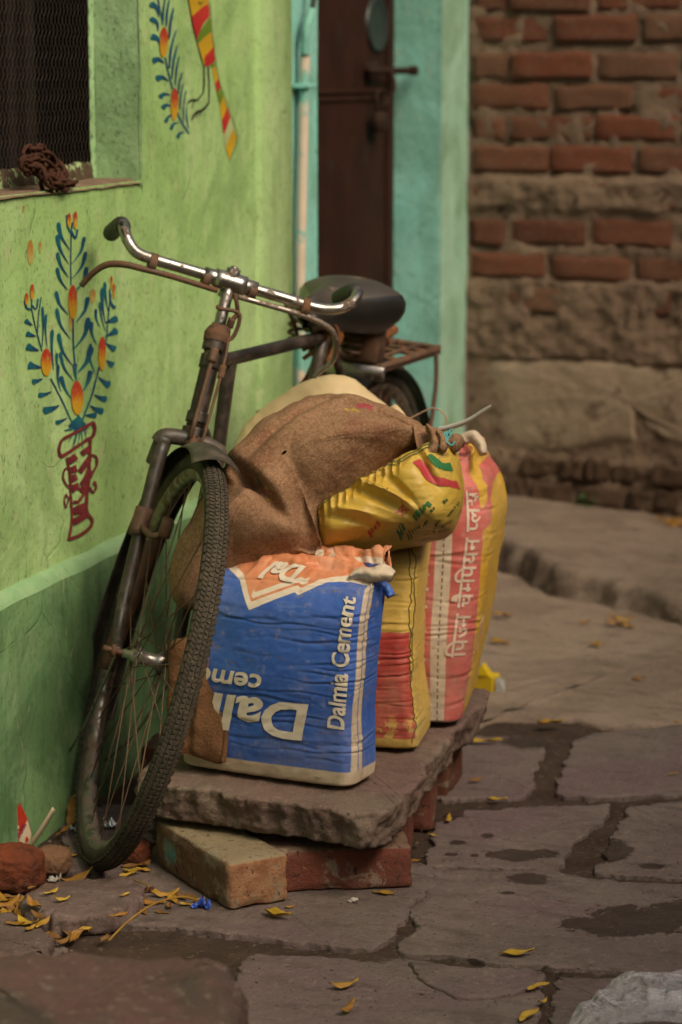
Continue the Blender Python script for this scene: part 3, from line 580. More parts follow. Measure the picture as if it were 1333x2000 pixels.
def add_brick(s0, s1, z0, z1, d=.0):
    o = bpy.data.objects.new('brick', rnd.choice(brick_meshes)); COL.objects.link(o); o.parent = bwall
    o.location = Vector(wpos((s0+s1)/2, (z0+z1)/2, -.05+d))-bwall.location
    o.rotation_euler = (rnd.uniform(-.02, .02)+(math.pi if rnd.random() < .5 else 0), rnd.uniform(-.012, .012), -BA)
    o.scale = (s1-s0, .115, z1-z0)
rows = [(-160, -112, 0), (-98, -48, 1), (-34, 24, 0), (32, 84, 1), (104, 155, 0), (165, 214, 1), (226, 272, 0), (286, 336, 1), (352, 402, 0), (428, 478, 0), (497, 541, 1), (560, 606, 0), (620, 668, 1)]
ztop = bw(1000, -160)[1]
for k, (va, vb, par) in enumerate(rows):
    z1, z0 = bw(1000, va)[1], bw(1000, vb)[1]
    s = bw(992 if par == 0 else 1076, 300)[0]; L = bw(1159, 300)[0]-bw(994, 300)[0]; gap = .013
    s0 = s-2*L
    while s0 < 1.75:
        a, c = max(s0, .004)+gap/2+rnd.uniform(-.006, .006), s0+L-gap/2+rnd.uniform(-.006, .006)
        if c-a > .03: add_brick(a, c, z0+rnd.uniform(-.006, .001), z1+rnd.uniform(-.001, .006), rnd.uniform(-.009, .002))
        s0 += L
# coarse rubble at the foot of the wall, with an open crack
m_rubble = simple('rubble_stone', (.20, .125, .078), (.13, .078, .050), 10, .95, bump=1.0, bscale=40, spot=(.26, .18, .12), spot_scale=24, spot_lo=.56, bdist=.014, spec=.15)
rub_meshes = []
for k in range(5):
    me = rough_block('rubble', 700+k*17, .12, 5); me.materials.append(m_rubble); rub_meshes.append(me)
s0 = 0.0
for (va, vb) in ((884, 930), (934, 985), (990, 1050)):
    s0 = rnd.uniform(0, .03); z1, z0 = bw(1000, va)[1], bw(1000, vb)[1]; gap0, gap1 = bw(1254, 950)[0], bw(1274, 950)[0]
    while s0 < 1.75:
        w = rnd.uniform(.07, .20); e_ = s0+w
        if s0 < gap0 < e_: e_ = gap0
        elif s0 < gap1 and e_ > gap0: s0 = gap1; e_ = s0+w
        o = bpy.data.objects.new('rubble', rnd.choice(rub_meshes)); COL.objects.link(o); o.parent = bwall
        o.location = Vector(wpos((s0+e_)/2, (z0+z1)/2+rnd.uniform(-.006, .006), -.046+rnd.uniform(-.012, .010)))-bwall.location; o.rotation_euler = (rnd.choice([0, math.pi]), rnd.uniform(-.08, .08), -BA); o.scale = (max(e_-s0-.008, .02), .11, (z1-z0)*rnd.uniform(.8, 1.0)); s0 = e_+.004
ns, nz = 190, 250
ss, zz = np.meshgrid(np.linspace(0.0, 1.75, ns), np.linspace(-.03, 2.2, nz), indexing='ij')
q = np.stack([ss, zz, 0*ss], -1)
zb = lambda v: bw(1000, v)[1]
def bandf(v0, v1, soft=.02):
    a, c = zb(v1), zb(v0); e = .012*fbm(q*9, 3, 31); return np.clip((zz-a+e)/soft+.5, 0, 1)*np.clip((c-zz+e)/soft+.5, 0, 1)
d = -.0045+.008*fbm(q*26, 4, 2)+.008*(ridge(q*12, 3, 4)-.55)-.012*np.clip(fbm(q*18, 3, 41)-.22, 0, 1)
d += bandf(346, 410)*(.014+.008*fbm(q*14, 4, 6)+.005*fbm(q*45, 3, 7))
d += bandf(546, 700)*np.clip(.013+.010*fbm(q*11, 4, 16)+.006*fbm(q*40, 3, 17), 0, 1)
d += bandf(480, 500)*.006+bandf(884, 1100)*np.clip(.004+.016*fbm(q*13, 4, 8)+.006*fbm(q*45, 3, 9), -.006, 1)
mort = BO+BX*ss[..., None]+BN*d[..., None]+np.array([0, 0, 1.])*zz[..., None]
obj('mortar', mort, grid_faces(ns, nz), m_mortar, bwall)
# cement patch
pu = cat([(930, 712), (980, 696), (1080, 690), (1180, 696), (1238, 704), (1333, 716), (1500, 715), (1560, 800), (1500, 868), (1333, 872), (1290, 850), (1262, 880), (1210, 866), (1130, 880), (1050, 890), (985, 880), (955, 850), (945, 790)], 8, True)
po = resample(np.array([bw(u, v) for u, v in pu]), 160); pcn = po.mean(0)
ks = [1, .97, .92, .86, .78, .68, .55, .4, .25, .1, .01]
Pq = np.stack([pcn+(po-pcn)*k for k in ks], 1); q3 = np.concatenate([Pq, 0*Pq[..., :1]], -1)
Pq = Pq+.012*np.stack([fbm(q3*14, 3, 1), fbm(q3*14, 3, 2)], -1)
dd = np.array([-.016, -.009, -.003, .002, .006, .008, .008, .009, .009, .009, .009])[None]+.004*fbm(q3*5, 3, 5)+.002*fbm(q3*30, 3, 6)-.012*np.clip(fbm(q3*20, 3, 9)-.30, 0, 1)
dd = dd-.05*np.exp(-((Pq[..., 0]-bw(1250, 800)[0])**2/.00012+(np.abs(Pq[..., 1]-zb(815))/.04)**4))
obj('cement_patch', BO+BX*Pq[..., :1]+BN*dd[..., None]+np.array([0, 0, 1.])*Pq[..., 1:], grid_faces(160, len(ks), True), m_patch, bwall)

# ------------------------------------------------------------------ stone slab bench and loose bricks
slab = stone('stone_slab', [(.255, 3.845), (.32, 3.82), (.46, 3.792), (.60, 3.768), (.69, 3.757), (.728, 3.774), (.745, 3.83), (.737, 4.0), (.728, 4.2), (.722, 4.4), (.716, 4.56), (.700, 4.63), (.60, 4.65), (.40, 4.64), (.30, 4.62), (.285, 4.5), (.265, 4.1)],
             .104, .170, m_slab, None, seed=12, n=640, jag=.008, bev=.005, top=.003, side=.010, nside=14, undercut=.012, jf=14)
tag(slab, 'thick rough sandstone slab raised on bricks under the cement bags', 'stone slab')
m_tan = None
def brick_mat(name, a, bb, dust, paint=None, pc=None, dust_amt=.66, end=None):
    b = NB(name)
    c = b.mix(b.step(b.noise(14, 6, .7), .35, .68), a, bb)
    if end is not None:                                             # near end orange tan; its paler tone against the long sides is painted shading
        X, Yc, _ = b.xyz(); t_ = b.math('ADD', b.math('MULTIPLY', X, -math.sin(end[0])), b.math('MULTIPLY', Yc, math.cos(end[0])))
        t_ = b.math('ADD', t_, b.math('MULTIPLY', b.math('SUBTRACT', b.noise(60, 4), .5), .02)); c = b.mix(b.math('SUBTRACT', 1.0, b.step(t_, end[1], end[1]+.006)), c, b.mix(b.step(b.noise(30, 6, .7), .40, .60), (.36, .19, .10), (.26, .115, .058)))
    g = b.t.nodes.new('ShaderNodeNewGeometry'); sx = b.t.nodes.new('ShaderNodeSeparateXYZ'); b.L(g.outputs['Normal'], sx.inputs[0])
    up_ = b.math('MULTIPLY', b.step(sx.outputs[2], .45, .85), b.step(b.noise(26, 6, .7), .30, .48)); lo_ = b.math('MULTIPLY', b.step(b.noise(22, 6, .72), dust_amt, dust_amt+.14), .75)
    c = b.mix(b.math('MAXIMUM', b.math('MULTIPLY', up_, .88), lo_), c, dust)
    c = b.mix(b.math('MULTIPLY', b.step(b.noise(19, 5, .7, dist=.5), .56, .62), .6), c, (.30, .25, .18))
    c = b.mix(b.step(b.noise(70, 4, .65), .60, .67), c, (.05, .032, .024))
    if paint is not None:
        n = b.t.nodes.new('ShaderNodeVectorMath'); n.operation = 'SUBTRACT'; b.L(b.co.outputs['Object'], n.inputs[0]); n.inputs[1].default_value = pc
        l = b.t.nodes.new('ShaderNodeVectorMath'); l.operation = 'LENGTH'; b.L(n.outputs[0], l.inputs[0])
        dd = b.math('ADD', l.outputs['Value'], b.math('MULTIPLY', b.math('SUBTRACT', b.noise(40, 5, .7), .5), .03))
        f = b.math('SUBTRACT', 1.0, b.step(dd, .030, .036)); c = b.mix(f, c, b.mix(b.step(b.noise(60, 4), .45, .6), (.24, .28, .22), paint))
    b.bump(b.noise(60, 6, .72), .8, .008); b.bump(b.noise(260, 4, .7), .5, .003)
    return b.done(c, .93, 0, .2)
def loose_brick(label, c0, ang, L, W, Hh, z0, m, seed, roll=0.0, group=None, amp=.03):
    """c0 = near bottom corner, long side along ang, width to its left"""
    bm = bmesh.new(); bmesh.ops.create_cube(bm, size=1.0)
    bmesh.ops.subdivide_edges(bm, edges=bm.edges[:], cuts=15, use_grid_fill=True)
    co = np.array([v.co[:] for v in bm.verts]); dim = np.array([L, W, Hh]); P = co*dim
    half = dim/2; rad = .008; inner = np.clip(P, -half+rad, half-rad); dv = P-inner; ln = np.linalg.norm(dv, axis=1, keepdims=True)
    P = inner+np.where(ln > 1e-9, dv/np.maximum(ln, 1e-9)*np.minimum(ln, rad), 0)
    nr = P/np.linalg.norm(P/half, axis=1, keepdims=True); nr = dv/np.maximum(ln, 1e-9)
    q = P+seed*3.1; edge = (np.sum(np.abs(P) > half-.014, axis=1) >= 2)
    d = .0022*fbm(q*30, 4, seed)+.0016*fbm(q*110, 3, seed+2)-np.where(edge, .006*np.clip(fbm(q*34, 3, seed+7)+.15, 0, 1), 0)-.010*np.clip(fbm(q*16, 2, seed+5)-.52, 0, 1)
    P = P+nr*d[:, None]
    ca, sa = math.cos(ang), math.sin(ang); X = np.array([ca, sa, 0]); Yv = np.array([-sa, ca, 0])
    o3 = np.array([c0[0], c0[1], 0])+X*L/2+Yv*W/2
    zmin = P[:, 2].min()
    V = P[:, :1]*X+P[:, 1:2]*Yv+np.c_[0*P[:, :2], P[:, 2]-zmin+z0+P[:, 0]*roll]
    Fc = [[v.index for v in f.verts] for f in bm.faces]; bm.free()
    o = obj('loose_brick', V+np.array([o3[0], o3[1], 0])-0, Fc, m, None, True, None, (o3[0], o3[1], 0))
    return tag(o, label, 'brick', group)
def brick_from(a, b_, L, W, side=1):
    """a,b_: two ground points along the near face"""
    a, b_ = np.array(a[:2]), np.array(b_[:2]); d = b_-a; return a, math.atan2(d[1], d[0])
BG = 'loose bricks under and around the slab'
a = Gd(448, 1786); e = Gd(572, 1762); ang = math.atan2(e[1]-a[1], e[0]-a[0])
m_tan = brick_mat('dusty_tan_brick', (.19, .105, .060), (.15, .095, .060), (.30, .24, .145), (.10, .26, .24), (-.085, .03, .045), .52, (ang, -.138))
loose_brick('pale dusty brick end on in front of the slab with a flake of turquoise paint', a, ang, .116, .288, .086, .001, m_tan, 3, group=BG)
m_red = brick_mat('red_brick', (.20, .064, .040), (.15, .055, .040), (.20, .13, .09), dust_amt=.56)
a = Gd(806, 1738); e = Gd(572, 1748); ang = math.atan2(a[1]-e[1], a[0]-e[0])
a2 = np.array(a[:2])-np.array([math.cos(ang), math.sin(ang)])*.262
loose_brick('dark red brick lying lengthwise beneath the front corner of the slab', a2, ang, .262, .116, .076, .001, m_red, 5, group=BG)
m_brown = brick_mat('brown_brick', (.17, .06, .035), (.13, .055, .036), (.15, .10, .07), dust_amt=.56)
a = Gd(768, 1622); loose_brick('brick standing under the right edge of the slab with its end face showing', a, R(12), .075, .2, .105, -.004, m_red, 9, group=BG)
a = Gd(742, 1640); loose_brick('brick set just behind the front corner brick holding up the slab', (.600, 4.00), R(8), .11, .11, .104, -.006, m_red, 11, group=BG)
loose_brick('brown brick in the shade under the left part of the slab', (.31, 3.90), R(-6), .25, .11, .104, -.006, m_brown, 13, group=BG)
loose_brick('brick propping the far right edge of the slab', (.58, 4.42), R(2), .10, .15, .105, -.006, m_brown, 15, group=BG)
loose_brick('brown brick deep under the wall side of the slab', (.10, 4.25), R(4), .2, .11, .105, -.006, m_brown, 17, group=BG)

# ------------------------------------------------------------------ woven sack materials
def weave(b, su=1.0, strength=.25, f=1500.0):
    u, v = b.uv()
    w = b.math('MULTIPLY', b.math('SINE', b.math('MULTIPLY', u, f)), b.math('SINE', b.math('MULTIPLY', v, f)))
    b.bump(w, strength, .002)
def print_wear(b, c, dust=(.36, .29, .20), amt=.5):
    c = b.mix(b.math('MULTIPLY', b.step(b.noise(6, 6, .7), .45, .75), amt), c, dust)
    c = b.mix(b.math('MULTIPLY', b.step(b.noise(55, 5, .75), .55, .66), amt*.9), c, dust)
    c = b.mix(b.math('MULTIPLY', b.step(b.noise(28, 5, .8, stretch=(.6, .6, 3)), .58, .66), .5), c, (.16, .11, .075))
    return c
m_burlap = None
def burlap(name, a, bb, seedshift=0.0):
    b = NB(name)
    c = b.mix(b.step(b.noise(7, 6, .7), .3, .7), a, bb)
    c = b.mix(b.math('MULTIPLY', b.step(b.noise(4, 4, .6), .50, .60), .5), c, (.20, .062, .045))         # pinkish dye
    c = b.mix(b.math('MULTIPLY', b.step(b.noise(150, 3, .7), .46, .58), .50), c, (.135, .066, .035))
    c = b.mix(b.math('MULTIPLY', b.step(b.noise(230, 2, .6), .55, .65), .6), c, tuple(1.35*k for k in a))
    for sc, col, lo in ((17, (.03, .09, .07), .66), (21, (.50, .33, .05), .67), (19, (.30, .04, .06), .68)):
        c = b.mix(b.math('MULTIPLY', b.step(b.noise(sc, 4, .6, stretch=(1.0+.1*sc/17, 1.0, 1.2)), lo, lo+.03), .75), c, col)
    u, v = b.uv(); f = 1350.0
    w = b.math('MULTIPLY', b.math('SINE', b.math('MULTIPLY', u, f)), b.math('SINE', b.math('MULTIPLY', v, f)))
    b.bump(w, .22, .003); b.bump(b.noise(230, 3, .7), .6, .004); b.bump(b.noise(40, 5, .7), .4, .006)
    return b.done(c, .97, 0, .1)
m_burlap = burlap('brown_jute', (.285, .168, .096), (.215, .122, .068))
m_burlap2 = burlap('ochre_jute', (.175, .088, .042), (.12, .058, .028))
# blue cement bag print
def m_blue_bag():
    b = NB('blue_bag_print'); u, v = b.uv()
    blue = b.mix(b.step(b.noise(9, 5), .3, .7), (.032, .098, .38), (.045, .125, .44))
    c = b.mix(b.math('MULTIPLY', b.step(b.noise(20, 5, .8, stretch=(.5, .5, 4)), .55, .72), .5), blue, (.15, .24, .48))
    edge = b.curve(b.math('ADD', u, b.math('MULTIPLY', b.math('SUBTRACT', b.noise(60, 3), .5), .004)), [(0.0, .86), (.33, .85), (.39, .79), (.44, .69), (.51, .745), (.535, .765), (.545, .755), (.60, .815), (.65, .84), (1.0, .88)])
    dv = b.math('SUBTRACT', v, edge)
    orange = b.mix(b.step(b.noise(12, 5), .35, .65), (.60, .215, .095), (.66, .27, .13))
    c = b.mix(b.step(dv, .0, .003), c, (.70, .60, .47)); c = b.mix(b.step(dv, .027, .030), c, orange)
    c = b.mix(b.math('MULTIPLY', b.band(dv, .040, .062, .0015), b.band(u, .435, .555)), c, (.70, .60, .47))
    cream = b.mix(b.step(b.noise(30, 5), .35, .7), (.62, .50, .36), (.50, .39, .27))
    c = b.mix(b.math('SUBTRACT', 1.0, b.step(v, .098, .103)), c, cream)
    c = b.mix(b.band(u, .692, .709), c, cream); c = b.mix(b.band(u, .7125, .728), c, cream)
    c = b.mix(b.math('MULTIPLY', b.band(u, .7285, .7305, .0007), b.step(b.math('SINE', b.math('MULTIPLY', v, 330.0)), -.2, .2)), c, (.12, .09, .07))
    c = print_wear(b, c, (.40, .33, .25), .30)
    weave(b, 1, .25, 2100.0)
    return b.done(c, .48, 0, .4)
def m_bag2():
    b = NB('yellow_red_bag_print'); u, v = b.uv()
    y = b.mix(b.step(b.noise(8, 6), .3, .7), (.62, .40, .075), (.68, .46, .11))
    uw = b.math('ADD', u, b.math('MULTIPLY', b.math('SUBTRACT', b.noise(40, 3), .5), .006)); vw = b.math('ADD', v, b.math('MULTIPLY', b.math('SUBTRACT', b.noise(45, 3), .5), .01))
    red = b.mix(b.step(b.noise(10, 5), .35, .7), (.40, .042, .032), (.46, .065, .045))
    f = b.math('MULTIPLY', b.math('SUBTRACT', 1.0, b.step(uw, .672, .675)), b.band(vw, .085, .565, .002))
    c = b.mix(f, y, red)
    chip = b.math('MULTIPLY', b.math('SUBTRACT', 1.0, b.step(v, .10, .22)), b.step(b.noise(32, 5, .75), .52, .56)); c = b.mix(chip, c, (.58, .40, .08))
    c = b.mix(b.math('MULTIPLY', b.step(b.noise(18, 4, .6, stretch=(1.1, 1, 1)), .66, .70), .5), c, (.45, .12, .05))
    c = print_wear(b, c, (.42, .32, .19), .42); weave(b, 1, .22, 2100.0)
    return b.done(c, .5, 0, .4)
def m_bag3():
    b = NB('red_white_bag_print'); u, v = b.uv()
    uw = b.math('ADD', u, b.math('MULTIPLY', b.math('SUBTRACT', b.noise(30, 3), .5), .004))
    red = b.mix(b.step(b.noise(9, 6), .3, .7), (.52, .10, .085), (.60, .16, .13))
    y = b.mix(b.step(b.noise(6, 5), .3, .7), (.60, .33, .030), (.64, .40, .05))
    c = b.mix(b.step(uw, .588, .590), red, y)
    sw = b.math('SUBTRACT', v, b.curve(u, [(0, .4), (.585, .70), (.615, .725), (.64, .80), (.70, .83), (1, .83)]))
    c = b.mix(b.math('MULTIPLY', b.band(sw, .0, .075, .003), b.step(uw, .586, .590)), c, red)
    cream = b.mix(b.step(b.noise(26, 6, .7), .35, .7), (.66, .56, .43), (.52, .42, .31))
    c = b.mix(b.band(uw, .492, .524, .0012), c, cream)
    c = b.mix(b.math('SUBTRACT', 1.0, b.step(v, .045, .05)), c, cream)
    c = b.mix(b.math('MULTIPLY', b.band(u, .5065, .5095, .0006), b.step(b.math('SINE', b.math('MULTIPLY', v, 260.0)), -.6, .0)), c, (.13, .09, .07))
    # round seal on the yellow side
    du = b.math('MULTIPLY', b.math('SUBTRACT', u, .668), 1.38); dv = b.math('MULTIPLY', b.math('SUBTRACT', v, .315), .62)
    rr = b.math('SQRT', b.math('ADD', b.math('MULTIPLY', du, du), b.math('MULTIPLY', dv, dv)))
    tooth = b.math('MULTIPLY', b.math('SINE', b.math('MULTIPLY', b.math('ARCTAN2', dv, du), 22.0)), .0035)
    rt = b.math('ADD', rr, tooth)
    c = b.mix(b.math('SUBTRACT', 1.0, b.step(rt, .046, .048)), c, (.55, .14, .10)); c = b.mix(b.math('SUBTRACT', 1.0, b.step(rr, .040, .042)), c, (.66, .50, .34)); c = b.mix(b.band(rr, .012, .024), c, (.55, .15, .11))
    c = print_wear(b, c, (.42, .33, .24), .40); weave(b, 1, .22, 2100.0)
    return b.done(c, .5, 0, .4)
m_ysack = None
def m_yellow_sack():
    b = NB('yellow_sack_print')
    c = b.mix(b.step(b.noise(8, 6), .3, .7), (.48, .30, .035), (.54, .37, .065))
    c = b.mix(b.math('MULTIPLY', b.step(b.noise(13, 5, .7), .52, .7), .5), c, (.40, .25, .05))
    c = b.mix(b.math('MULTIPLY', b.step(b.noise(17, 4, .6), .68, .72), .55), c, (.45, .10, .09))
    c = print_wear(b, c, (.40, .30, .12), .3)
    u, v = b.uv(); b.bump(b.math('MULTIPLY', b.math('SINE', b.math('MULTIPLY', u, 1500.0)), b.math('SINE', b.math('MULTIPLY', v, 1500.0))), .15, .002)
    b.bump(b.noise(22, 4, .55, stretch=(1, 1, 2.2)), .5, .010)
    return b.done(c, .42, 0, .45)
m_ysack = m_yellow_sack()
m_cream = simple('cream_plastic_sack', (.50, .37, .19), (.56, .44, .25), 8, .5, bump=.3, bscale=60, spot=(.40, .26, .06), spot_scale=12, spot_lo=.64)
m_white_print = simple('white_print', (.66, .58, .46), (.58, .50, .38), 40, .5, bump=.1, spot=(.28, .30, .38), spot_scale=120, spot_lo=.66)
m_white_print2 = simple('cream_print', (.68, .54, .42), (.62, .46, .35), 40, .5, bump=.1, spot=(.50, .15, .11), spot_scale=110, spot_lo=.66)
m_yprint = simple('yellow_print', (.62, .42, .07), (.56, .36, .07), 40, .5, bump=.1)
m_gprint = simple('green_print', (.02, .12, .03), (.03, .15, .045), 40, .5, bump=.1)
m_rprint = simple('red_print', (.36, .025, .035), (.42, .05, .05), 30, .5, bump=.1, spot=(.5, .3, .05), spot_scale=100, spot_lo=.70)
m_kprint = simple('dark_print', (.04, .07, .02), (.06, .09, .03), 30, .5, bump=.1)
m_orange = simple('orange_bag_cloth', (.58, .20, .085), (.64, .26, .12), 12, .5, bump=.3, bscale=70, spot=(.45, .25, .14), spot_scale=25, spot_lo=.62)
m_creamcloth = simple('cream_bag_cloth', (.60, .49, .36), (.50, .39, .28), 20, .55, bump=.4, bscale=90, spot=(.35, .22, .15), spot_scale=40, spot_lo=.6)

# ------------------------------------------------------------------ lettering helpers
FC = bpy.data.curves.new('lettering', 'FONT'); FO = bpy.data.objects.new('lettering', FC); COL.objects.link(FO)
def glyphs(s, bold=0.0, cut=None):
    FC.body = s; FC.offset = bold; FC.resolution_u = 4
    dg = bpy.context.evaluated_depsgraph_get(); dg.update(); ev = FO.evaluated_get(dg); me = ev.to_mesh()
    bm = bmesh.new(); bm.from_mesh(me); ev.to_mesh_clear()
    bmesh.ops.triangulate(bm, faces=bm.faces[:])
    for _ in range(3):
        es = [x for x in bm.edges if x.calc_length() > .12]
        if not es: break
        bmesh.ops.subdivide_edges(bm, edges=es, cuts=1); bmesh.ops.triangulate(bm, faces=bm.faces[:])
    V = np.array([v.co[:2] for v in bm.verts]).reshape(-1, 2); Fc = [[v.index for v in f.verts] for f in bm.faces]; bm.free()
    if cut is not None: Fc = [f for f in Fc if V[f].mean(0)[0] < cut]
    return V, Fc
def run(parts, bold=.0):
    """glyph by glyph: (character, keep fraction of its advance)"""
    Vs, Fs, x, n = [], [], 0.0, 0
    for ch, keep in parts:
        if ch == ' ': x += .28; continue
        V, Fc = glyphs(ch, bold)
        if not len(V): continue
        adv = V[:, 0].max()
        if ch in '\u0948': adv = 0.0
        if ch == '\u093f': adv = .26
        if keep < 1: Fc = [f for f in Fc if V[f].mean(0)[0] < keep*adv]
        Vs.append(V+np.array([x, 0])); Fs += [[i+n for i in f] for f in Fc]; n += len(V); x += adv*min(keep, 1)
    return np.vstack(Vs), Fs

# ------------------------------------------------------------------ standing bags
def rrect(u, a, b, r):
    """rounded rectangle by arc length, u in [-.5,.5] from the middle of the front (-y) side going +x"""
    r = np.minimum(r, np.minimum(a, b)*.98); q = np.pi*r/2; L = 4*(a-r)+4*(b-r)+4*q
    s = np.abs(u)*L; sg = np.sign(u)
    s1 = a-r; s2 = s1+q; s3 = s2+2*(b-r); s4 = s3+q
    x = np.where(s < s1, s, 0.0); y = np.where(s < s1, -b, 0.0)
    t = np.clip((s-s1)/np.maximum(r, 1e-9), 0, np.pi/2); m = (s >= s1) & (s < s2); x = np.where(m, a-r+r*np.sin(t), x); y = np.where(m, -b+r-r*np.cos(t), y)
    m = (s >= s2) & (s < s3); x = np.where(m, a, x); y = np.where(m, -b+r+(s-s2), y)
    t = np.clip((s-s3)/np.maximum(r, 1e-9), 0, np.pi/2); m = (s >= s3) & (s < s4); x = np.where(m, a-r+r*np.cos(t), x); y = np.where(m, b-r+r*np.sin(t), y)
    m = s >= s4; x = np.where(m, np.maximum(a-r-(s-s4), 0), x); y = np.where(m, b, y)
    return x*sg, y
def ip(v, tab): t = np.array(tab, float); return np.interp(v, t[:, 0], t[:, 1])
def sm(v, tab):
    """smooth interpolation through a table"""
    t = np.array(tab, float); vv = np.linspace(t[0, 0], t[-1, 0], 400); c = np.interp(vv, t[:, 0], t[:, 1]); k = np.hanning(41); k /= k.sum()
    c = np.convolve(np.pad(c, 20, mode='edge'), k, 'valid'); return np.interp(v, vv, c)
class Bag:
    def __init__(s, c, rot, z, a, b, r, cx, cy, disp, nu=320, nv=240, seed=0):
        u = np.linspace(-.5, .5, nu, endpoint=False); v = np.linspace(0, 1, nv)
        U, Vv = np.meshgrid(u, v, indexing='ij')
        x, y = rrect(U, sm(Vv, a), sm(Vv, b), sm(Vv, r))
        k = np.sqrt(np.clip(1-np.clip(1-Vv/.055, 0, 1)**2.2, 0, 1)); k = np.maximum(k, .02); kt = np.sqrt(np.clip(1-np.clip((Vv-.975)/.025, 0, 1)**2, 0.003, 1))
        x = x*(k*.93+.07*(k > .05))*kt**.3; y = y*k*kt
        x = x+sm(Vv, cx); y = y+sm(Vv, cy); zz = sm(Vv, z)
        ca, sa = math.cos(rot), math.sin(rot)
        P = np.stack([c[0]+ca*x-sa*y, c[1]+sa*x+ca*y, c[2]+zz], -1)
        Nn = grid_normals(P, True); P = P+Nn*disp(U, Vv, P)[..., None]
        P[..., 2] = np.maximum(P[..., 2], c[2]+.0005)
        s.P, s.N, s.U, s.V, s.nu, s.nv = P, grid_normals(P, True), U, Vv, nu, nv
    def build(s, name, m, parent=None, loc=None):
        uv = np.stack([s.U+.5, s.V], -1); P = np.concatenate([s.P, s.P[:1]], 0); uv = np.concatenate([uv, np.stack([np.ones(s.nv), s.V[0]], -1)[None]], 0)
        return obj(name, P, grid_faces(s.nu+1, s.nv), m, parent, True, uv, loc)
    def at(s, u, v, lift=.0012):
        fu = ((np.asarray(u)+.5) % 1)*s.nu; fv = np.clip(np.asarray(v), 0, .9999)*(s.nv-1)
        i = np.floor(fu).astype(int); j = np.floor(fv).astype(int); a = (fu-i)[..., None]; c = (fv-j)[..., None]; i2 = (i+1) % s.nu; i = i % s.nu; j2 = np.minimum(j+1, s.nv-1)
        def B(A): return (A[i, j]*(1-a)+A[i2, j]*a)*(1-c)+(A[i, j2]*(1-a)+A[i2, j2]*a)*c
        return B(s.P)+B(s.N)*lift
    def text(s, VF, name, m, parent, u0, v0, h, per, ht, rot, sx=1.0, lift=.0028):
        """lettering VF placed on the cloth; h letter height in metres, per bag girth, ht bag height"""
        V, Fc = VF; ca, sa = math.cos(rot), math.sin(rot); q = V*np.array([sx, 1])*h
        return obj(name, s.at(u0+(q[:, 0]*ca-q[:, 1]*sa)/per, v0+(q[:, 0]*sa+q[:, 1]*ca)/ht, lift), Fc, m, parent, True)
def creases(n, seed, u0, u1, v0, v1, depth, sig=.006, lmin=.05, lmax=.2):
    g = random.Random(seed); return [(g.uniform(u0, u1), g.uniform(v0, v1), g.uniform(lmin, lmax), depth*g.uniform(.35, 1.2), g.uniform(-.05, .05), g.uniform(0, 6), sig*g.uniform(.7, 1.5)) for _ in range(n)]
def crease_d(cs, U, V):
    d = 0*U
    for (u, v, l, dp, sl, ph, sg) in cs:
        e = np.exp(-((U-u)/l)**2); t = V-v-sl*(U-u)-.006*np.sin(U*40+ph); d = d-dp*e*np.exp(-(t/sg)**2)+dp*.55*e*np.exp(-((t-2.1*sg)/(1.6*sg))**2)
    return d
# blue bag
cs = creases(30, 47, .08, .24, .12, .86, .0017, .0040, .03, .12)+creases(12, 5, -.2, .1, .12, .84, .0014, .005, .05, .2)+creases(8, 6, -.2, .2, .84, .97, .006, .012, .03, .09)
def dblue(U, V, P):
    q = np.stack([U*5, V*3, 0*U], -1)
    return .014*np.clip(1-(U/.21)**2, 0, 1)*np.clip(np.sin(np.pi*np.clip(V, .04, .86)/.9), 0, 1)*(np.abs(U) < .25)+.006*fbm(q, 3, 3)*np.clip((V-.05)/.1, 0, 1)+crease_d(cs, U, V)+np.clip((V-.80)/.1, 0, 1)*(.014*fbm(q*3, 3, 8)+.016*(ridge(np.stack([U*16, V*5, 0*U], -1), 2, 18)-.6)-.018*np.clip((U-.05)/.15, 0, 1))+.0008*fbm(q*14, 3, 9)
BZ = .1755
blue = Bag((.482, 3.932, BZ), R(-9), [(0, 0), (.03, .002), (.06, .012), (.12, .042), (.80, .352), (.90, .380), (1, .385)],
           [(0, .170), (.1, .174), (.35, .166), (.6, .160), (.85, .156), (1, .150)], [(0, .050), (.08, .056), (.4, .060), (.72, .056), (.84, .045), (.93, .026), (1, .014)],
           [(0, .02), (.1, .028), (.6, .026), (.85, .020), (1, .010)], [(0, .012), (.3, .020), (.6, .036), (.85, .050), (1, .050)], [(0, 0), (.7, .0), (.82, .018), (.92, .060), (1, .092)], dblue)
bb = thing('cement_bag', 'bright blue cement bag with upside down white lettering and orange crumpled top', 'cement bag', (.486, 3.938, BZ), 'cement bags standing on the slab')
blue.build('bag_cloth', m_blue_bag(), bb)
PER, HT = .83, .44
FC.shear = .12
dal = glyphs('Dalmia', .028)
blue.text(dal, 'printed_letters', m_white_print, bb, .109, .355, .088, PER, HT, R(180), 1.34)
blue.text(glyphs('cement', .024), 'printed_letters', m_white_print, bb, -.002, .452, .046, PER, HT, R(180), 1.30)
blue.text(glyphs('Dalmia Cement', .024), 'printed_letters', m_white_print, bb, .176, .265, .0375, PER, HT, R(90), .93)
blue.text(glyphs('Dal', .045), 'printed_letters', m_white_print, bb, .030, .872, .044, PER, HT, R(178), 1.25, .003)
FC.shear = 0.0
q_ = np.array([(-.075, -.01), (-.02, .028), (.04, .045), (.075, .055), (.07, .075), (.02, .06), (-.02, .052), (-.07, .012)]); qq = resample(q_, 60)
qv = np.stack([qq.mean(0)+(qq-qq.mean(0))*k for k in (.02, .5, 1)], 1)
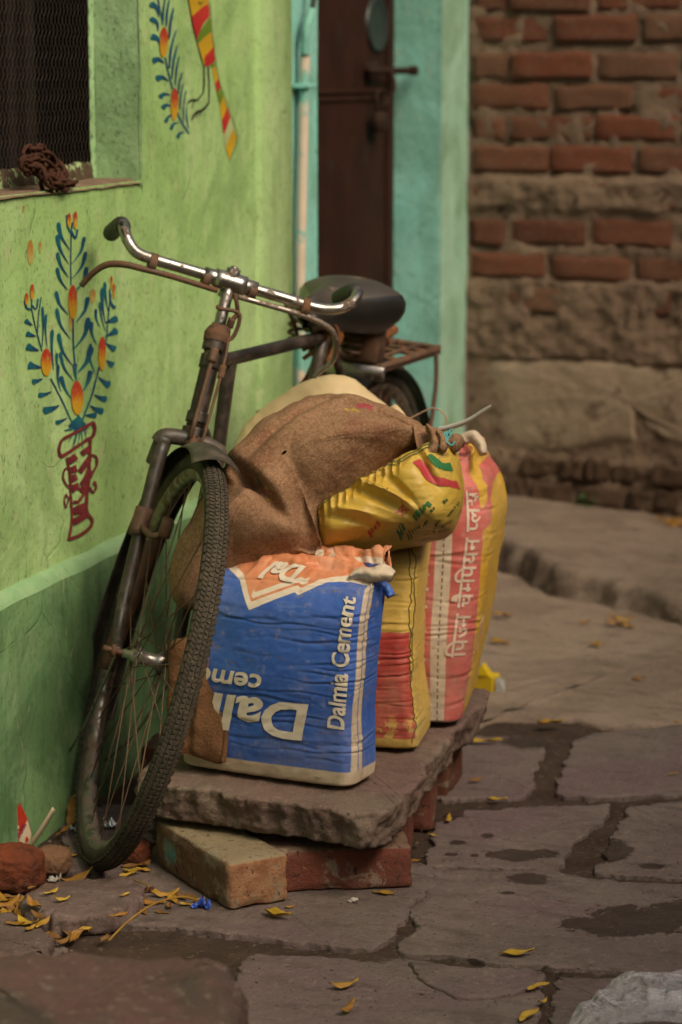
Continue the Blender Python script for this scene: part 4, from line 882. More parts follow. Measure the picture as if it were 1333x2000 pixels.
# crumpled orange fold, white hem and right hand ear of the bag mouth
def ribbon(name, px, widths, p, n, m, parent, thick=.004, curl=.02, seed=0, nw=12):
    """a strip of cloth: centre line and half widths measured on a plane, wavy and doubled over"""
    c = cat(px, 8); N = len(c); T = np.gradient(c, axis=0); T /= np.linalg.norm(T, axis=1, keepdims=True); Nn = np.stack([-T[:, 1], T[:, 0]], 1)
    w = np.interp(np.linspace(0, 1, N), np.linspace(0, 1, len(widths)), widths); k = np.linspace(-1, 1, nw)
    G = c[:, None]+Nn[:, None]*(w[:, None]*k[None])[..., None]; W = Pl_many(G, p, n); nn = np.array(n, float)/np.linalg.norm(n)
    d = curl*(1-k[None]**2)*np.ones((N, 1))+.010*fbm(W*28, 3, seed)+.005*fbm(W*70, 2, seed+4)
    Fr = W+nn*d[..., None]; Bk = W-nn*thick
    P = np.concatenate([Fr, Bk[:, ::-1]], 1); nv = P.shape[1]
    Fc = grid_faces(N, nv, False, True).tolist()+[list(range(nv)), [(N-1)*nv+i for i in range(nv)][::-1]]
    return obj(name, P, Fc, m, parent, True)
pb = Yp(600, 1130, 3.925); nb = (0.0, -.75, .66)
ribbon('bag_fold', [(522, 1140), (540, 1108), (580, 1102), (610, 1110), (630, 1095), (648, 1083)], [20, 24, 18, 16, 12, 8], pb, nb, m_orange, bb, .006, .014, 5)
#ribbon('bag_fold', [(535, 1185), (532, 1150), (545, 1120), (575, 1118)], [6, 14, 16, 8], pb+np.array([0, -.012, 0]), nb, m_orange, bb, .006, .012, 15)
ribbon('bag_hem', [(618, 1094), (636, 1085), (652, 1078)], [9, 10, 8], pb+np.array([0, -.006, .004]), nb, m_creamcloth, bb, .005, .008, 7)
ribbon('bag_ear', [(684, 1126), (705, 1118), (730, 1122), (750, 1118), (768, 1126)], [5, 11, 14, 17, 11], Yp(730, 1125, 3.90), (0.15, -.9, .35), m_creamcloth, bb, .008, .012, 9)
ribbon('bag_ear', [(742, 1140), (756, 1150), (764, 1165)], [8, 10, 8], Yp(750, 1150, 3.935), (0.15, -.9, .35), simple('blue_bag_cloth', (.05, .13, .44), (.06, .16, .48), 10, .5, bump=.3), bb, .008, .010, 11)
# yellow and red bag
cs2 = creases(30, 14, .0, .2, .1, .97, .0017, .0045, .03, .10)+creases(10, 15, -.15, .15, .1, .95, .0016, .006)
def d2(U, V, P):
    q = np.stack([U*5, V*3, 0*U], -1); return .006*fbm(q, 3, 13)*np.clip((V-.05)/.1, 0, 1)+crease_d(cs2, U, V)+.0008*fbm(q*14, 3, 9)
b2 = Bag((.504, 4.18, BZ), R(6), [(0, 0), (.03, .002), (.06, .012), (.12, .045), (1, .400)], [(0, .188), (.12, .190), (.35, .178), (.6, .177), (.8, .185), (1, .192)], [(0, .08), (.1, .092), (.5, .095), (.9, .07), (.97, .04), (1, .03)],
         [(0, .02), (.5, .03), (1, .02)], [(0, 0), (1, .0)], [(0, 0), (.8, 0), (1, .02)], d2)
t2 = thing('cement_bag', 'yellow cement bag with a red lower panel standing behind the blue bag', 'cement bag', (.508, 4.225, BZ), 'cement bags standing on the slab')
b2.build('bag_cloth', m_bag2(), t2)
b2.text(glyphs('T', .03), 'printed_letters', m_yprint, t2, .071, .36, .055, 1.06, .42, 0.0, 1.0); b2.text(glyphs('+', .03), 'printed_letters', m_yprint, t2, .100, .40, .03, 1.06, .42, 0.0, 1.0)
def stitch(bag, u, v0, v1, n, name, m, parent, r=.0009, wob=.006, seed=1):
    v = np.linspace(v0, v1, n); uu = u+wob*fbm(np.stack([v*30, 0*v, 0*v], -1), 3, seed); MB().tube(bag.at(uu, v, .001), r, 5).build(name, m, parent)
stitch(b2, .172, .07, .97, 120, 'seam_stitch', m_kprint, t2); stitch(b2, .180, .35, .97, 90, 'seam_stitch', m_kprint, t2, seed=7)
# red, white and yellow bag seen edge on
cs3 = creases(26, 24, -.05, .2, .08, .9, .0020, .0045, .04, .12)
def d3(U, V, P):
    q = np.stack([U*5, V*3, 0*U], -1); return .008*fbm(q, 3, 23)*np.clip((V-.05)/.1, 0, 1)+crease_d(cs3, U, V)+np.clip((V-.8)/.1, 0, 1)*.014*fbm(q*2.5, 3, 28)+.001*fbm(q*14, 3, 9)
b3 = Bag((.664, 4.47, BZ), R(8), [(0, 0), (.03, .002), (.06, .014), (.12, .055), (.85, .455), (1, .525)], [(0, .046), (.06, .052), (.2, .066), (.45, .083), (.75, .096), (.86, .086), (.93, .054), (1, .036)],
         [(0, .17), (.3, .185), (.75, .185), (.88, .165), (1, .12)], [(0, .035), (.3, .055), (.8, .07), (1, .035)], [(0, -.006), (.3, -.004), (.7, .004), (.9, -.004), (1, .020)], [(0, 0), (.5, .01), (.8, .015), (1, -.015)], d3)
t3 = thing('cement_bag', 'tall faded red and yellow bag seen edge on with a white seam and Hindi lettering', 'cement bag', (.664, 4.50, BZ), 'cement bags standing on the slab')
b3.build('bag_cloth', m_bag3(), t3)
hindi = run([('\u093f', 1), ('\u092a', 1), ('\u091c', .62), ('\u092e', 1), (' ', 1), ('\u091a', 1), ('\u0948', 1), ('\u092e', .62), ('\u093f', 1), ('\u092a', 1), ('\u092f', 1), ('\u0928', 1), (' ', 1), ('\u092a', .62), ('\u0932', 1), ('\u0938', 1)], .018)
w_ = hindi[0][:, 0].max(); hh = .345/w_
b3.text(hindi, 'printed_letters', m_white_print2, t3, .062, .27, hh, 1.02, .60, R(86), 1.0, .0016)
b3.text((hindi[0], hindi[1]), 'printed_letters', m_white_print2, t3, -.018, .20, hh*1.15, 1.02, .60, R(90), 1.0, .0016)
ribbon('bag_ear', [(905, 858), (922, 852), (938, 868), (944, 888)], [10, 12, 12, 7], Yp(925, 865, 4.36), (.1, -.9, .4), m_creamcloth, t3, .008, .012, 19)

# ------------------------------------------------------------------ lying sacks: measured outline on a tilted plane, real thickness front and back
def puff(name, outline, cpx, p, n, Tf, Tb, m, parent, nu=260, nr=64, e1=2.2, e2=.55, feat=None, noise=((6, .010, 1), (16, .004, 2)), loc=None, edge_noise=0.0):
    n = np.array(n, float)/np.linalg.norm(n); O = resample(cat(outline, 8, True), nu); c = np.array(cpx, float)
    if edge_noise:
        O = O+edge_noise*np.stack([fbm(np.c_[O*.06, np.zeros(nu)], 3, 3), fbm(np.c_[O*.06, np.ones(nu)], 3, 4)], 1)
    rho = 1-(1-np.linspace(.015, 1, nr))**1.5
    px_ = c+(O-c)[:, None]*rho[None, :, None]
    W = Pl_many(px_, p, n); t = (1-rho**e1)**e2
    f = np.zeros(px_.shape[:2]) if feat is None else feat(px_[..., 0], px_[..., 1])
    Fr = W+n*(Tf*t[None]+f*np.minimum(1, t*3)[None])[..., None]; Bk = W-n*(Tb*t)[None, :, None]
    P = np.concatenate([Fr, Bk[:, ::-1][:, 1:]], 1); Nn = grid_normals(P, True)
    if (Nn[:, 5]@n).mean() < 0: Nn = -Nn
    d = 0
    for sc, am, sd_ in noise: d = d+am*fbm(P*sc, 3, sd_)
    P = P+Nn*d[..., None]
    ex = np.array([1.0, 0, 0]); ey = np.cross(n, ex); uv = np.stack([(P-np.array(p))@ex, (P-np.array(p))@ey], -1); uv[:, nr:, 0] += .37
    o = obj(name, P, grid_faces(nu, P.shape[1], True), m, parent, True, uv, loc)
    S = lambda u, v, lift=.0: None
    return o, Fr, px_, n
def gs(x, y, cx, cy, sx, sy, rot=0.0):
    ca, sa = math.cos(rot), math.sin(rot); dx, dy = x-cx, y-cy; a, b_ = dx*ca+dy*sa, -dx*sa+dy*ca; return np.exp(-(a/sx)**2-(b_/sy)**2)
# cream sack behind
pc_ = Yp(620, 850, 4.42); ct = thing('plastic_sack', 'cream plastic sack mostly hidden behind the brown jute sack', 'sack', tuple(pc_), 'sacks heaped on the cement bags')
puff('sack_cloth', [(436, 950), (448, 890), (474, 838), (516, 794), (558, 762), (600, 744), (650, 735), (692, 742), (722, 764), (762, 802), (800, 850), (760, 960), (600, 1000), (480, 990)], (620, 880), pc_, (0, -.9, .42), .06, .10, m_cream, ct, noise=((7, .008, 5), (22, .004, 6)))
puff('sack_flap', [(756, 812), (770, 790), (784, 800), (800, 820), (818, 840), (830, 856), (800, 862), (770, 840)], (790, 828), Yp(790, 830, 4.33), (0, -.9, .42), .012, .012, m_cream, ct, nu=70, nr=16, noise=((30, .003, 3),))
# yellow sack tied to the jute sack
py_ = Yp(770, 1050, 4.07); ny_ = (.12, -.90, .42)
yt_ = thing('plastic_sack', 'shiny yellow plastic sack with a red chevron, slumped under the brown jute sack', 'sack', tuple(py_), 'sacks heaped on the cement bags')
def fy(x, y):
    d = .014*gs(x, y, 760, 985, 70, 8, .45)-.016*gs(x, y, 752, 1002, 80, 8, .42)+.010*gs(x, y, 820, 955, 40, 30)-.012*gs(x, y, 800, 990, 60, 7, .75)+.010*gs(x, y, 720, 1030, 60, 8, .25)-.010*gs(x, y, 715, 1044, 70, 7, .2)
    d = d-.014*gs(x, y, 842, 940, 9, 40, -.5)+.010*gs(x, y, 856, 930, 9, 40, -.5)
    hem = np.abs((y-1000)-(x-650)*-.56); d = d+.010*np.exp(-(hem/9)**2)*(x < 880)+.004*np.sin(x*.42)*np.exp(-((hem-16)/14)**2)*(x < 800)
    return d
yo, yF, ypx, yn = puff('sack_cloth', [(616, 1015), (640, 990), (690, 958), (740, 925), (790, 902), (830, 884), (862, 868), (884, 874), (896, 896), (905, 926), (908, 960), (902, 1000), (888, 1030), (866, 1046), (830, 1052), (780, 1060), (720, 1070), (670, 1078), (634, 1078), (618, 1050)], (775, 985), py_, ny_, .115, .12, m_ysack, yt_, e1=2.6, e2=.5, feat=fy, noise=((9, .008, 7), (26, .0035, 8)), nr=90)
def onsack(pts, F, PX, n, lift=.0016):
    """points of the photograph dropped on the sack's own front surface (nearest grid point)"""
    q = np.asarray(pts, float); flat = PX.reshape(-1, 2); FW_ = F.reshape(-1, 3); out = []
    for a in q.reshape(-1, 2):
        d2 = ((flat-a)**2).sum(1); k = np.argpartition(d2, 4)[:4]; w = 1/(d2[k]+1e-3); out.append((FW_[k]*w[:, None]).sum(0)/w.sum()+n*lift)
    return np.array(out).reshape(q.shape[:-1]+(3,))
def sackline(name, pts, w, m, parent, F, PX, n, lift=.0022):
    c = cat(pts, 8) if len(pts) > 2 else np.linspace(pts[0], pts[1], 8).astype(float); T = np.gradient(c, axis=0); T /= np.linalg.norm(T, axis=1, keepdims=True); Nn = np.stack([-T[:, 1], T[:, 0]], 1)
    ww = np.interp(np.linspace(0, 1, len(c)), np.linspace(0, 1, len(w)), w) if isinstance(w, (list, tuple)) else w*np.ones(len(c))
    k = np.linspace(-.5, .5, 5); G = c[:, None]+Nn[:, None]*(ww[:, None]*k[None])[..., None]
    return obj(name, onsack(G, F, PX, n, lift), grid_faces(len(c), 5), m, parent, True)
yFn = yF  # displaced front is close enough for thin prints: add the same noise
yNn = grid_normals(yF, True); yNn = yNn*np.sign((yNn[:, 5]@yn).mean()); yFd = yF+yNn*(.008*fbm(yF*9, 3, 7)+.0035*fbm(yF*26, 3, 8))[..., None]
sackline('printed_band', [(828, 930), (842, 945), (852, 962), (868, 967), (886, 966), (902, 960)], [15, 17, 18, 14, 13, 13], m_rprint, yt_, yFd, ypx, yn)
sackline('printed_band', [(852, 918), (862, 930), (870, 938)], [9, 14, 16], m_gprint, yt_, yFd, ypx, yn); sackline('printed_band', [(866, 938), (878, 936), (890, 930)], [14, 15, 14], m_gprint, yt_, yFd, ypx, yn)
for off in (0, 7): sackline('seam_stitch', [(630, 1010+off), (680, 979+off), (720, 955+off), (752, 934+off), (790, 930+off), (812, 915+off), (850, 893+off), (874, 872+off)], 2.2, m_kprint, yt_, yFd, ypx, yn, .003)
g_ = random.Random(5)
for (x0_, y0_, x1_, y1_, w, nseg, mm) in [(820, 1034, 852, 1008, 9, 5, m_gprint), (784, 1056, 800, 1046, 10, 3, m_gprint), (800, 1056, 830, 1044, 4, 6, m_kprint), (834, 1044, 846, 1034, 4, 3, m_kprint), (850, 1050, 868, 1030, 3, 5, m_kprint), (852, 1054, 876, 1036, 3, 6, m_kprint), (880, 1022, 904, 988, 3.5, 8, m_kprint), (872, 1004, 882, 994, 5, 2, m_kprint), (850, 1022, 858, 1014, 4, 2, m_kprint), (730, 1062, 755, 1044, 6, 4, m_rprint)]:
    for i in range(nseg):
        t0, t1 = i/nseg, (i+.62)/nseg; j = g_.uniform(-1.2, 1.2)
        sackline('printed_mark', [(x0_+(x1_-x0_)*t0, y0_+(y1_-y0_)*t0+j), (x0_+(x1_-x0_)*t1, y0_+(y1_-y0_)*t1-j)], w*g_.uniform(.7, 1.1), mm, yt_, yFd, ypx, yn)
sackline('printed_mark', [(800, 1018), (793, 1022), (794, 1029), (802, 1030), (806, 1024), (800, 1018)], 1.6, m_rprint, yt_, yFd, ypx, yn); sackline('printed_mark', [(786, 1025), (812, 1023)], 1.5, m_rprint, yt_, yFd, ypx, yn); sackline('printed_mark', [(798, 1012), (800, 1036)], 1.5, m_rprint, yt_, yFd, ypx, yn)
# folded hem of the yellow sack along the jute edge
ribbon('sack_hem', [(738, 924), (770, 908), (800, 905), (830, 893), (858, 876)], [3, 12, 13, 12, 8], py_+np.array([0, .06, .115]), ny_, m_ysack, yt_, .006, .016, 31)
# brown jute sack on top
pj_ = Yp(600, 1110, 3.975); nj_ = (0.05, -.80, .60)
jt = thing('jute_sack', 'big dusty brown jute sack slumped over the top of the heap, its neck tied', 'sack', tuple(pj_), 'sacks heaped on the cement bags')
def fj(x, y):
    d = -.060*gs(x, y, 610, 1040, 20, 55, -.12)-.045*gs(x, y, 520, 1000, 85, 14, .75)+.030*gs(x, y, 520, 1070, 100, 34, -.08)+.020*gs(x, y, 560, 1012, 40, 26)
    d = d-.030*gs(x, y, 455, 985, 55, 12, .25)+.020*gs(x, y, 470, 930, 40, 40)-.014*gs(x, y, 700, 795, 120, 8, .22)+.012*gs(x, y, 680, 812, 130, 12, .2)
    d = d+.018*gs(x, y, 720, 900, 130, 45, -.5)-.016*gs(x, y, 800, 862, 60, 6, .15)-.012*gs(x, y, 790, 842, 60, 6, .35)-.012*gs(x, y, 590, 880, 110, 9, -.7)+.010*gs(x, y, 606, 900, 110, 14, -.7)
    d = d+.010*np.sin(x*.055+y*.035)*gs(x, y, 540, 1040, 140, 60)-.030*gs(x, y, 575, 1085, 60, 8, -.3)
    return d
jo, jF, jpx, jn = puff('sack_cloth', [(438, 936), (452, 914), (480, 884), (514, 848), (554, 822), (598, 804), (640, 794), (690, 787), (735, 793), (775, 811), (805, 832), (834, 846), (836, 866), (812, 884), (772, 905), (735, 932), (700, 962), (668, 986), (640, 1006), (632, 1030), (636, 1056), (628, 1074), (590, 1086), (540, 1098), (490, 1112), (450, 1122), (410, 1150), (372, 1178), (345, 1170), (336, 1130), (346, 1085), (372, 1040), (404, 985), (424, 955)], (585, 950), pj_, nj_, .125, .10, m_burlap, jt, nu=320, nr=110, e1=2.4, e2=.5, feat=fj, noise=((5, .012, 11), (13, .0045, 12), (36, .0012, 13)), edge_noise=1.5)
mb = MB(); nk = [Pl(u, v, pj_+np.array([0, -.02, .02]), nj_) for u, v in ((815, 862), (838, 858), (856, 862), (872, 866), (890, 866), (902, 870))]
nkc = cat(nk, 10); rr_ = np.interp(np.linspace(0, 1, len(nkc)), [0, .2, .38, .5, .62, .8, .93, 1], [.034, .026, .020, .017, .013, .017, .015, .004]); rr_ = rr_*(1+.22*fbm(nkc*60, 3, 5))
mb.tube(nkc, rr_, 22); o_ = mb.build('sack_neck', m_burlap, jt)
ribbon('sack_ruffle', [(836, 835), (846, 848), (850, 866), (842, 884), (834, 893)], [6, 9, 10, 9, 5], pj_+np.array([0, -.05, .045]), nj_, m_burlap, jt, .006, .014, 41)
ribbon('sack_ruffle', [(856, 848), (864, 858), (866, 872), (862, 880)], [5, 8, 8, 5], pj_+np.array([0, -.05, .045]), nj_, m_burlap, jt, .006, .012, 43)
# turquoise twine
m_twine = simple('turquoise_twine', (.06, .30, .30), (.10, .36, .34), 60, .6, bump=.3, bscale=200)
tw = thing('twine', 'frayed turquoise plastic twine knotted round the neck of the jute sack', 'twine', tuple(nkc[28]))
mb = MB(); cN = Pl(866, 868, pj_+np.array([0, -.03, .02]), nj_)
for k in range(3):
    th = np.linspace(0, 2*np.pi, 24, endpoint=False); ax_ = (nkc[32]-nkc[26]); ax_ /= np.linalg.norm(ax_); e1_ = np.cross(ax_, [0, 0, 1]); e1_ /= np.linalg.norm(e1_); e2_ = np.cross(ax_, e1_)
    mb.tube(nkc[29+k]+.019*(np.cos(th)[:, None]*e1_+np.sin(th)[:, None]*e2_)+ax_*(.003*np.sin(th*2+k))[:, None], .0022, 5, True)
tF = lambda u, v, dy=0.0: Pl(u, v, pj_+np.array([0, -.055+dy, .045]), nj_)
for pts in ([(838, 868), (850, 872), (864, 866), (876, 858)], [(866, 866), (872, 852), (878, 842), (884, 838)], [(868, 862), (880, 850), (876, 842)], [(842, 872), (848, 864), (858, 872)], [(872, 862), (882, 870), (890, 862)]): mb.tube(cat([tF(*q) for q in pts], 6), .0018, 5)
mb.build('cord', m_twine, tw)
# white strap and thin cord sticking out
st_ = thing('plastic_strap', 'white plastic packing strap sticking out to the right of the heap', 'strap', tuple(Yp(850, 842, 4.3)))
mb = MB(); c_ = cat([Yp(800, 846, 4.30), Yp(850, 841, 4.29), Yp(905, 826, 4.28), Yp(940, 806, 4.27), Yp(960, 793, 4.26)], 8); wv = np.array([0, -.35, .9])*np.interp(np.linspace(0, 1, len(c_)), [0, .8, 1], [.0060, .0052, .003])[:, None]
tk = np.array([0, -.0008, -.0003]); mb.add(np.stack([c_-wv+tk, c_+wv+tk, c_+wv-tk, c_-wv-tk], 1), grid_faces(len(c_), 4, False, True)); mb.build('strap', simple('white_strap', (.62, .60, .55), (.70, .68, .62), 30, .4, bump=.1), st_)
cd = thing('cord', 'thin pale brown cord looping behind the top of the heap', 'cord', tuple(Yp(805, 818, 4.45)))
MB().tube(cat([Yp(790, 824, 4.45), Yp(806, 815, 4.45), Yp(838, 799, 4.45), Yp(850, 798, 4.45), Yp(866, 806, 4.45), Yp(873, 822, 4.45), Yp(874, 850, 4.45)], 6), .0016, 6).build('cord', simple('brown_cord', (.34, .22, .15), (.40, .27, .19), 30, .7, bump=.2), cd)
# folded jute sack hanging in front of the blue bag
pf_ = Yp(400, 1470, 3.875); nf_ = (.10, -.99, .08)
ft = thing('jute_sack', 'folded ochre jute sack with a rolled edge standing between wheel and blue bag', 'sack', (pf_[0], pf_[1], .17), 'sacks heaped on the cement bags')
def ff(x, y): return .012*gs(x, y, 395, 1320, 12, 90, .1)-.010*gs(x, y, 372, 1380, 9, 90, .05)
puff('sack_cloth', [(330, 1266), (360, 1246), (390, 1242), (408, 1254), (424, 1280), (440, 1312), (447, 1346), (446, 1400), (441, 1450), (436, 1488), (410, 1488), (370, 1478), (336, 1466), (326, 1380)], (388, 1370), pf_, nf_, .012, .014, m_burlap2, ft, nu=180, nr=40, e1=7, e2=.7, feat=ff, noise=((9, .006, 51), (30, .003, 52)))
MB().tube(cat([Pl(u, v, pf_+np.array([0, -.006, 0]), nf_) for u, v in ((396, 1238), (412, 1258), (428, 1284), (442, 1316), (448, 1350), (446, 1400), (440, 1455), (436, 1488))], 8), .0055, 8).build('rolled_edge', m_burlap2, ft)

# ------------------------------------------------------------------ bicycle
m_chrome = None
def metal(name, base, rust, rough, lo, hi, dust=.3, metal_=1.0):
    b = NB(name); n = b.noise(38, 6, .72); f = b.step(n, lo, hi); d = b.step(b.noise(16, 5, .7), .45, .75)
    c = b.mix(f, base, rust); c = b.mix(b.math('MULTIPLY', d, dust), c, (.16, .12, .085))
    b.put(b.p.inputs['Metallic'], b.math('MULTIPLY', metal_, b.math('SUBTRACT', 1.0, b.math('MAXIMUM', f, b.math('MULTIPLY', d, dust))))); m = b.done(c, b.math('ADD', rough, b.math('MULTIPLY', f, .5)), None)
    b.bump(b.noise(90, 6, .7), .12, .003); return m
m_chrome = metal('worn_chrome', (.35, .33, .30), (.09, .05, .03), .31, .54, .64, .45)
m_frame = metal('chipped_dark_frame_paint', (.022, .017, .013), (.065, .034, .020), .45, .50, .70, .45, .15)
m_guard = metal('dusty_mudguard_paint', (.035, .030, .022), (.10, .065, .04), .5, .55, .72, .75, .1)
m_rustm = metal('rusty_steel', (.09, .05, .03), (.14, .062, .028), .6, .4, .65, .4, .4)
m_blackr = simple('black_rubber', (.018, .017, .015), (.03, .028, .024), 20, .62, bump=.2, spot=(.09, .075, .06), spot_scale=30, spot_lo=.62)
m_tyre = simple('dusty_tyre', (.040, .037, .028), (.070, .060, .042), 14, .88, bump=.4, bscale=180, spot=(.13, .10, .066), spot_scale=55, spot_lo=.56)
m_tread = simple('tread_rubber', (.052, .044, .033), (.085, .068, .048), 26, .88, bump=.4, bscale=200, spot=(.40, .30, .04), spot_scale=60, spot_lo=.745)
m_rim = metal('rusty_chrome_rim', (.32, .29, .25), (.13, .075, .045), .35, .42, .62, .55)
m_spoke = metal('rusty_spoke', (.16, .12, .08), (.16, .08, .04), .5, .4, .6, .35, .6)
m_saddle = simple('dusty_saddle_leather', (.030, .024, .018), (.055, .043, .031), 7, .5, bump=.25, bscale=120, spot=(.19, .14, .09), spot_scale=7, spot_lo=.57)
m_skirt = simple('black_saddle_skirt', (.012, .011, .010), (.022, .019, .016), 9, .28, bump=.1)
m_rope = simple('orange_rag', (.22, .085, .03), (.13, .055, .025), 30, .9, bump=.6)
X0, Y0, PHI, LEAN, STEER = .1715, 3.903, .0765, .1001, -.62
HD = np.array([math.sin(PHI), math.cos(PHI), 0]); UB = np.array([math.cos(PHI)*math.sin(LEAN), -math.sin(PHI)*math.sin(LEAN), math.cos(LEAN)]); RB = np.cross(HD, UB)
def BK(p):
    p = np.asarray(p, float); return np.array([X0, Y0, 0])+p[..., 0:1]*HD+p[..., 1:2]*RB+p[..., 2:3]*UB
AX = np.array([.404, 0, 1.0])/math.hypot(.404, 1); A0 = np.array([.081, 0, .355])
def ST(p):
    v = np.asarray(p, float)-A0; c_, s_ = math.cos(STEER), math.sin(STEER)
    return A0+v*c_+np.cross(np.broadcast_to(AX, v.shape), v)*s_+AX*((v@AX)[..., None])*(1-c_)
FK = lambda p: BK(ST(p))
bike = thing('bicycle', 'old rusty roadster bicycle leaning against the sacks with its front wheel turned', 'bicycle', tuple(BK([.6, 0, 0])))
WR = .38
def wheel(map_, hub, label=None, tread=True, tyre_w=.0192):
    """map_ takes (s, t, h) to the world; hub = (s, h) of the axle"""
    hs, hh = hub
    def ringm(th, r, t): return map_(np.stack([hs+r*np.cos(th), t+0*th, hh+r*np.sin(th)], -1))
    mb = MB(); mb.tube(map_(np.array([[hs, t, hh] for t in (-.048, -.035, -.034, -.026, -.025, -.014, -.0, .014, .025, .026, .034, .035, .048)])), [.008, .008, .012, .012, .024, .013, .012, .013, .024, .012, .012, .008, .008], 14)
    w = mb.build('wheel', m_chrome, bike)
    if label: w['label'] = label
    nth = 180; th = np.linspace(0, 2*np.pi, nth, endpoint=False); rc = WR-tyre_w; ph = np.linspace(-2.35, 2.35, 19)
    TH, PH = np.meshgrid(th, ph, indexing='ij'); rr = rc+tyre_w*np.cos(PH)*1.0; tt = tyre_w*1.05*np.sin(PH)
    P = map_(np.stack([hs+rr*np.cos(TH), tt, hh+rr*np.sin(TH)], -1)); mb = MB(); mb.add(P, grid_faces(nth, 19, True))
    tyre = mb.build('tyre', m_tyre, w)
    if tread:
        mb = MB(); npit = 132
        for i in range(npit):
            a0 = 2*np.pi*i/npit; da = 2*np.pi/npit
            for (p0_, p1_, s0_, s1_, sk) in ((-.36, -.04, .05, .42, .10), (.04, .36, .05, .42, -.10), (-.36, -.04, .55, .92, -.10), (.04, .36, .55, .92, .10), (-.84, -.44, .0, .40, .18), (.44, .84, .0, .40, -.18), (-.84, -.44, .5, .9, .18), (.44, .84, .5, .9, -.18), (-1.14, -.92, .10, .80, 0), (.92, 1.14, .10, .80, 0)):
                V = []
                for lift, ins in ((-.0006, 0), (.0026, .10)):
                    for pp_, ss_, in ((p0_, s0_), (p1_, s0_), (p1_, s1_), (p0_, s1_)):
                        pm, sm_ = (p0_+p1_)/2, (s0_+s1_)/2; pq, sq = pp_+(pm-pp_)*ins, ss_+(sm_-ss_)*ins; r_ = tyre_w+lift
                        V.append((a0+da*(sq+sk*(pq-pm)/(p1_-p0_)*2), rc+r_*math.cos(pq), r_*1.05*math.sin(pq)))
                V = np.array(V); W = map_(np.stack([hs+V[:, 1]*np.cos(V[:, 0]), V[:, 2], hh+V[:, 1]*np.sin(V[:, 0])], -1)); mb.add(W, [(4, 5, 6, 7), (0, 1, 5, 4), (1, 2, 6, 5), (2, 3, 7, 6), (3, 0, 4, 7)])
        tag(mb.build('tread', m_tread, w, False), kind='stuff')
    prof = [(.0, -.0145), (-.004, -.0150), (-.010, -.0135), (-.015, -.010), (-.020, -.004), (-.021, 0), (-.020, .004), (-.015, .010), (-.010, .0135), (-.004, .0150), (0, .0145), (-.004, .0115), (-.010, .006), (-.012, 0), (-.010, -.006), (-.004, -.0115)]
    r0 = rc-tyre_w*.52; TH, K = np.meshgrid(th, np.arange(len(prof)), indexing='ij'); pr = np.array(prof); rr = r0+pr[K, 0]; tt = pr[K, 1]
    mb = MB(); mb.add(map_(np.stack([hs+rr*np.cos(TH), tt, hh+rr*np.sin(TH)], -1)), grid_faces(nth, len(prof), True, True)); mb.build('rim', m_rim, w)
    for i in range(32):
        sd_ = 1 if i % 2 else -1; a_r = 2*np.pi*(i+.25)/32; cr = (1 if (i//2) % 2 else -1)*1.15; a_h = a_r+cr
        q0 = map_(np.array([hs+.022*math.cos(a_h), sd_*.026, hh+.022*math.sin(a_h)])); q1 = map_(np.array([hs+(r0-.019)*math.cos(a_r), sd_*.003, hh+(r0-.019)*math.sin(a_r)]))
        MB().tube([q0, (q0+q1)/2, q1], .0013, 5).build('spoke', m_spoke, w)
    return w
wheel(FK, (0, .38)); wheel(BK, (1.18, .38), tread=False)
def part(name, fn, pts, r, m, parent=bike, n=12, k=6, **kw):
    P = fn(np.array(pts, float)); P = cat(P, k) if len(P) > 2 else np.linspace(P[0], P[1], 6)
    rr = np.interp(np.linspace(0, 1, len(P)), np.linspace(0, 1, len(r)), r) if isinstance(r, (list, tuple)) else r
    return MB().tube(P, rr, n, **kw).build(name, m, parent)
axp = lambda d: A0+AX*d                                             # a point on the steering axis
fm = MB()
def ft_(pts, r, n=14):
    P = BK(np.array(pts, float)); P = cat(P, 6) if len(P) > 2 else np.linspace(P[0], P[1], 8); fm.tube(P, np.interp(np.linspace(0, 1, len(P)), np.linspace(0, 1, len(r)), r) if isinstance(r, (list, tuple)) else r, n)
h0, h1 = .412, .602
ft_([axp(h0), axp(h0+.02)], .0225); ft_([axp(h0+.018), axp(h1-.018)], .0172); ft_([axp(h1-.02), axp(h1)], .0225)
ft_([axp(h0+.03), axp(h0+.05)], .0205); ft_([axp(h1-.055), axp(h1-.03)], .0205)
tb = axp(h1-.045); dbp = axp(h0+.04); seatc = np.array([.85, 0, .865]); bbp = np.array([.70, 0, .30])
ft_([tb, seatc], .0132); ft_([dbp, bbp], .0138); ft_([seatc+np.array([.012, 0, .035]), bbp], .0150)
ft_([tb+(seatc-tb)*.16, tb+(seatc-tb)*.15+np.array([0, 0, -.05]), tb+(seatc-tb)*.12+np.array([.0, 0, -.20]), tb+(seatc-tb)*.04+np.array([.02, 0, -.36])], [.0150, .0140, .0135, .0132])
for sg in (-1, 1):
    ft_([seatc+np.array([.01, sg*.014, .0]), np.array([1.18, sg*.055, .38])], [.009, .008]); ft_([bbp+np.array([.03, sg*.03, 0]), np.array([1.18, sg*.055, .38])], [.011, .009])
fm.tube(BK(bbp+np.array([[0, -.034, 0], [0, .034, 0]])), .021, 14); fm.build('frame', m_frame, bike)
part('headset_cup', BK, [axp(h0-.014), axp(h0+.004)], [.0245, .0225], m_rustm); part('headset_cup', BK, [axp(h1-.004), axp(h1+.012), axp(h1+.026)], [.0235, .025, .017], m_rustm)
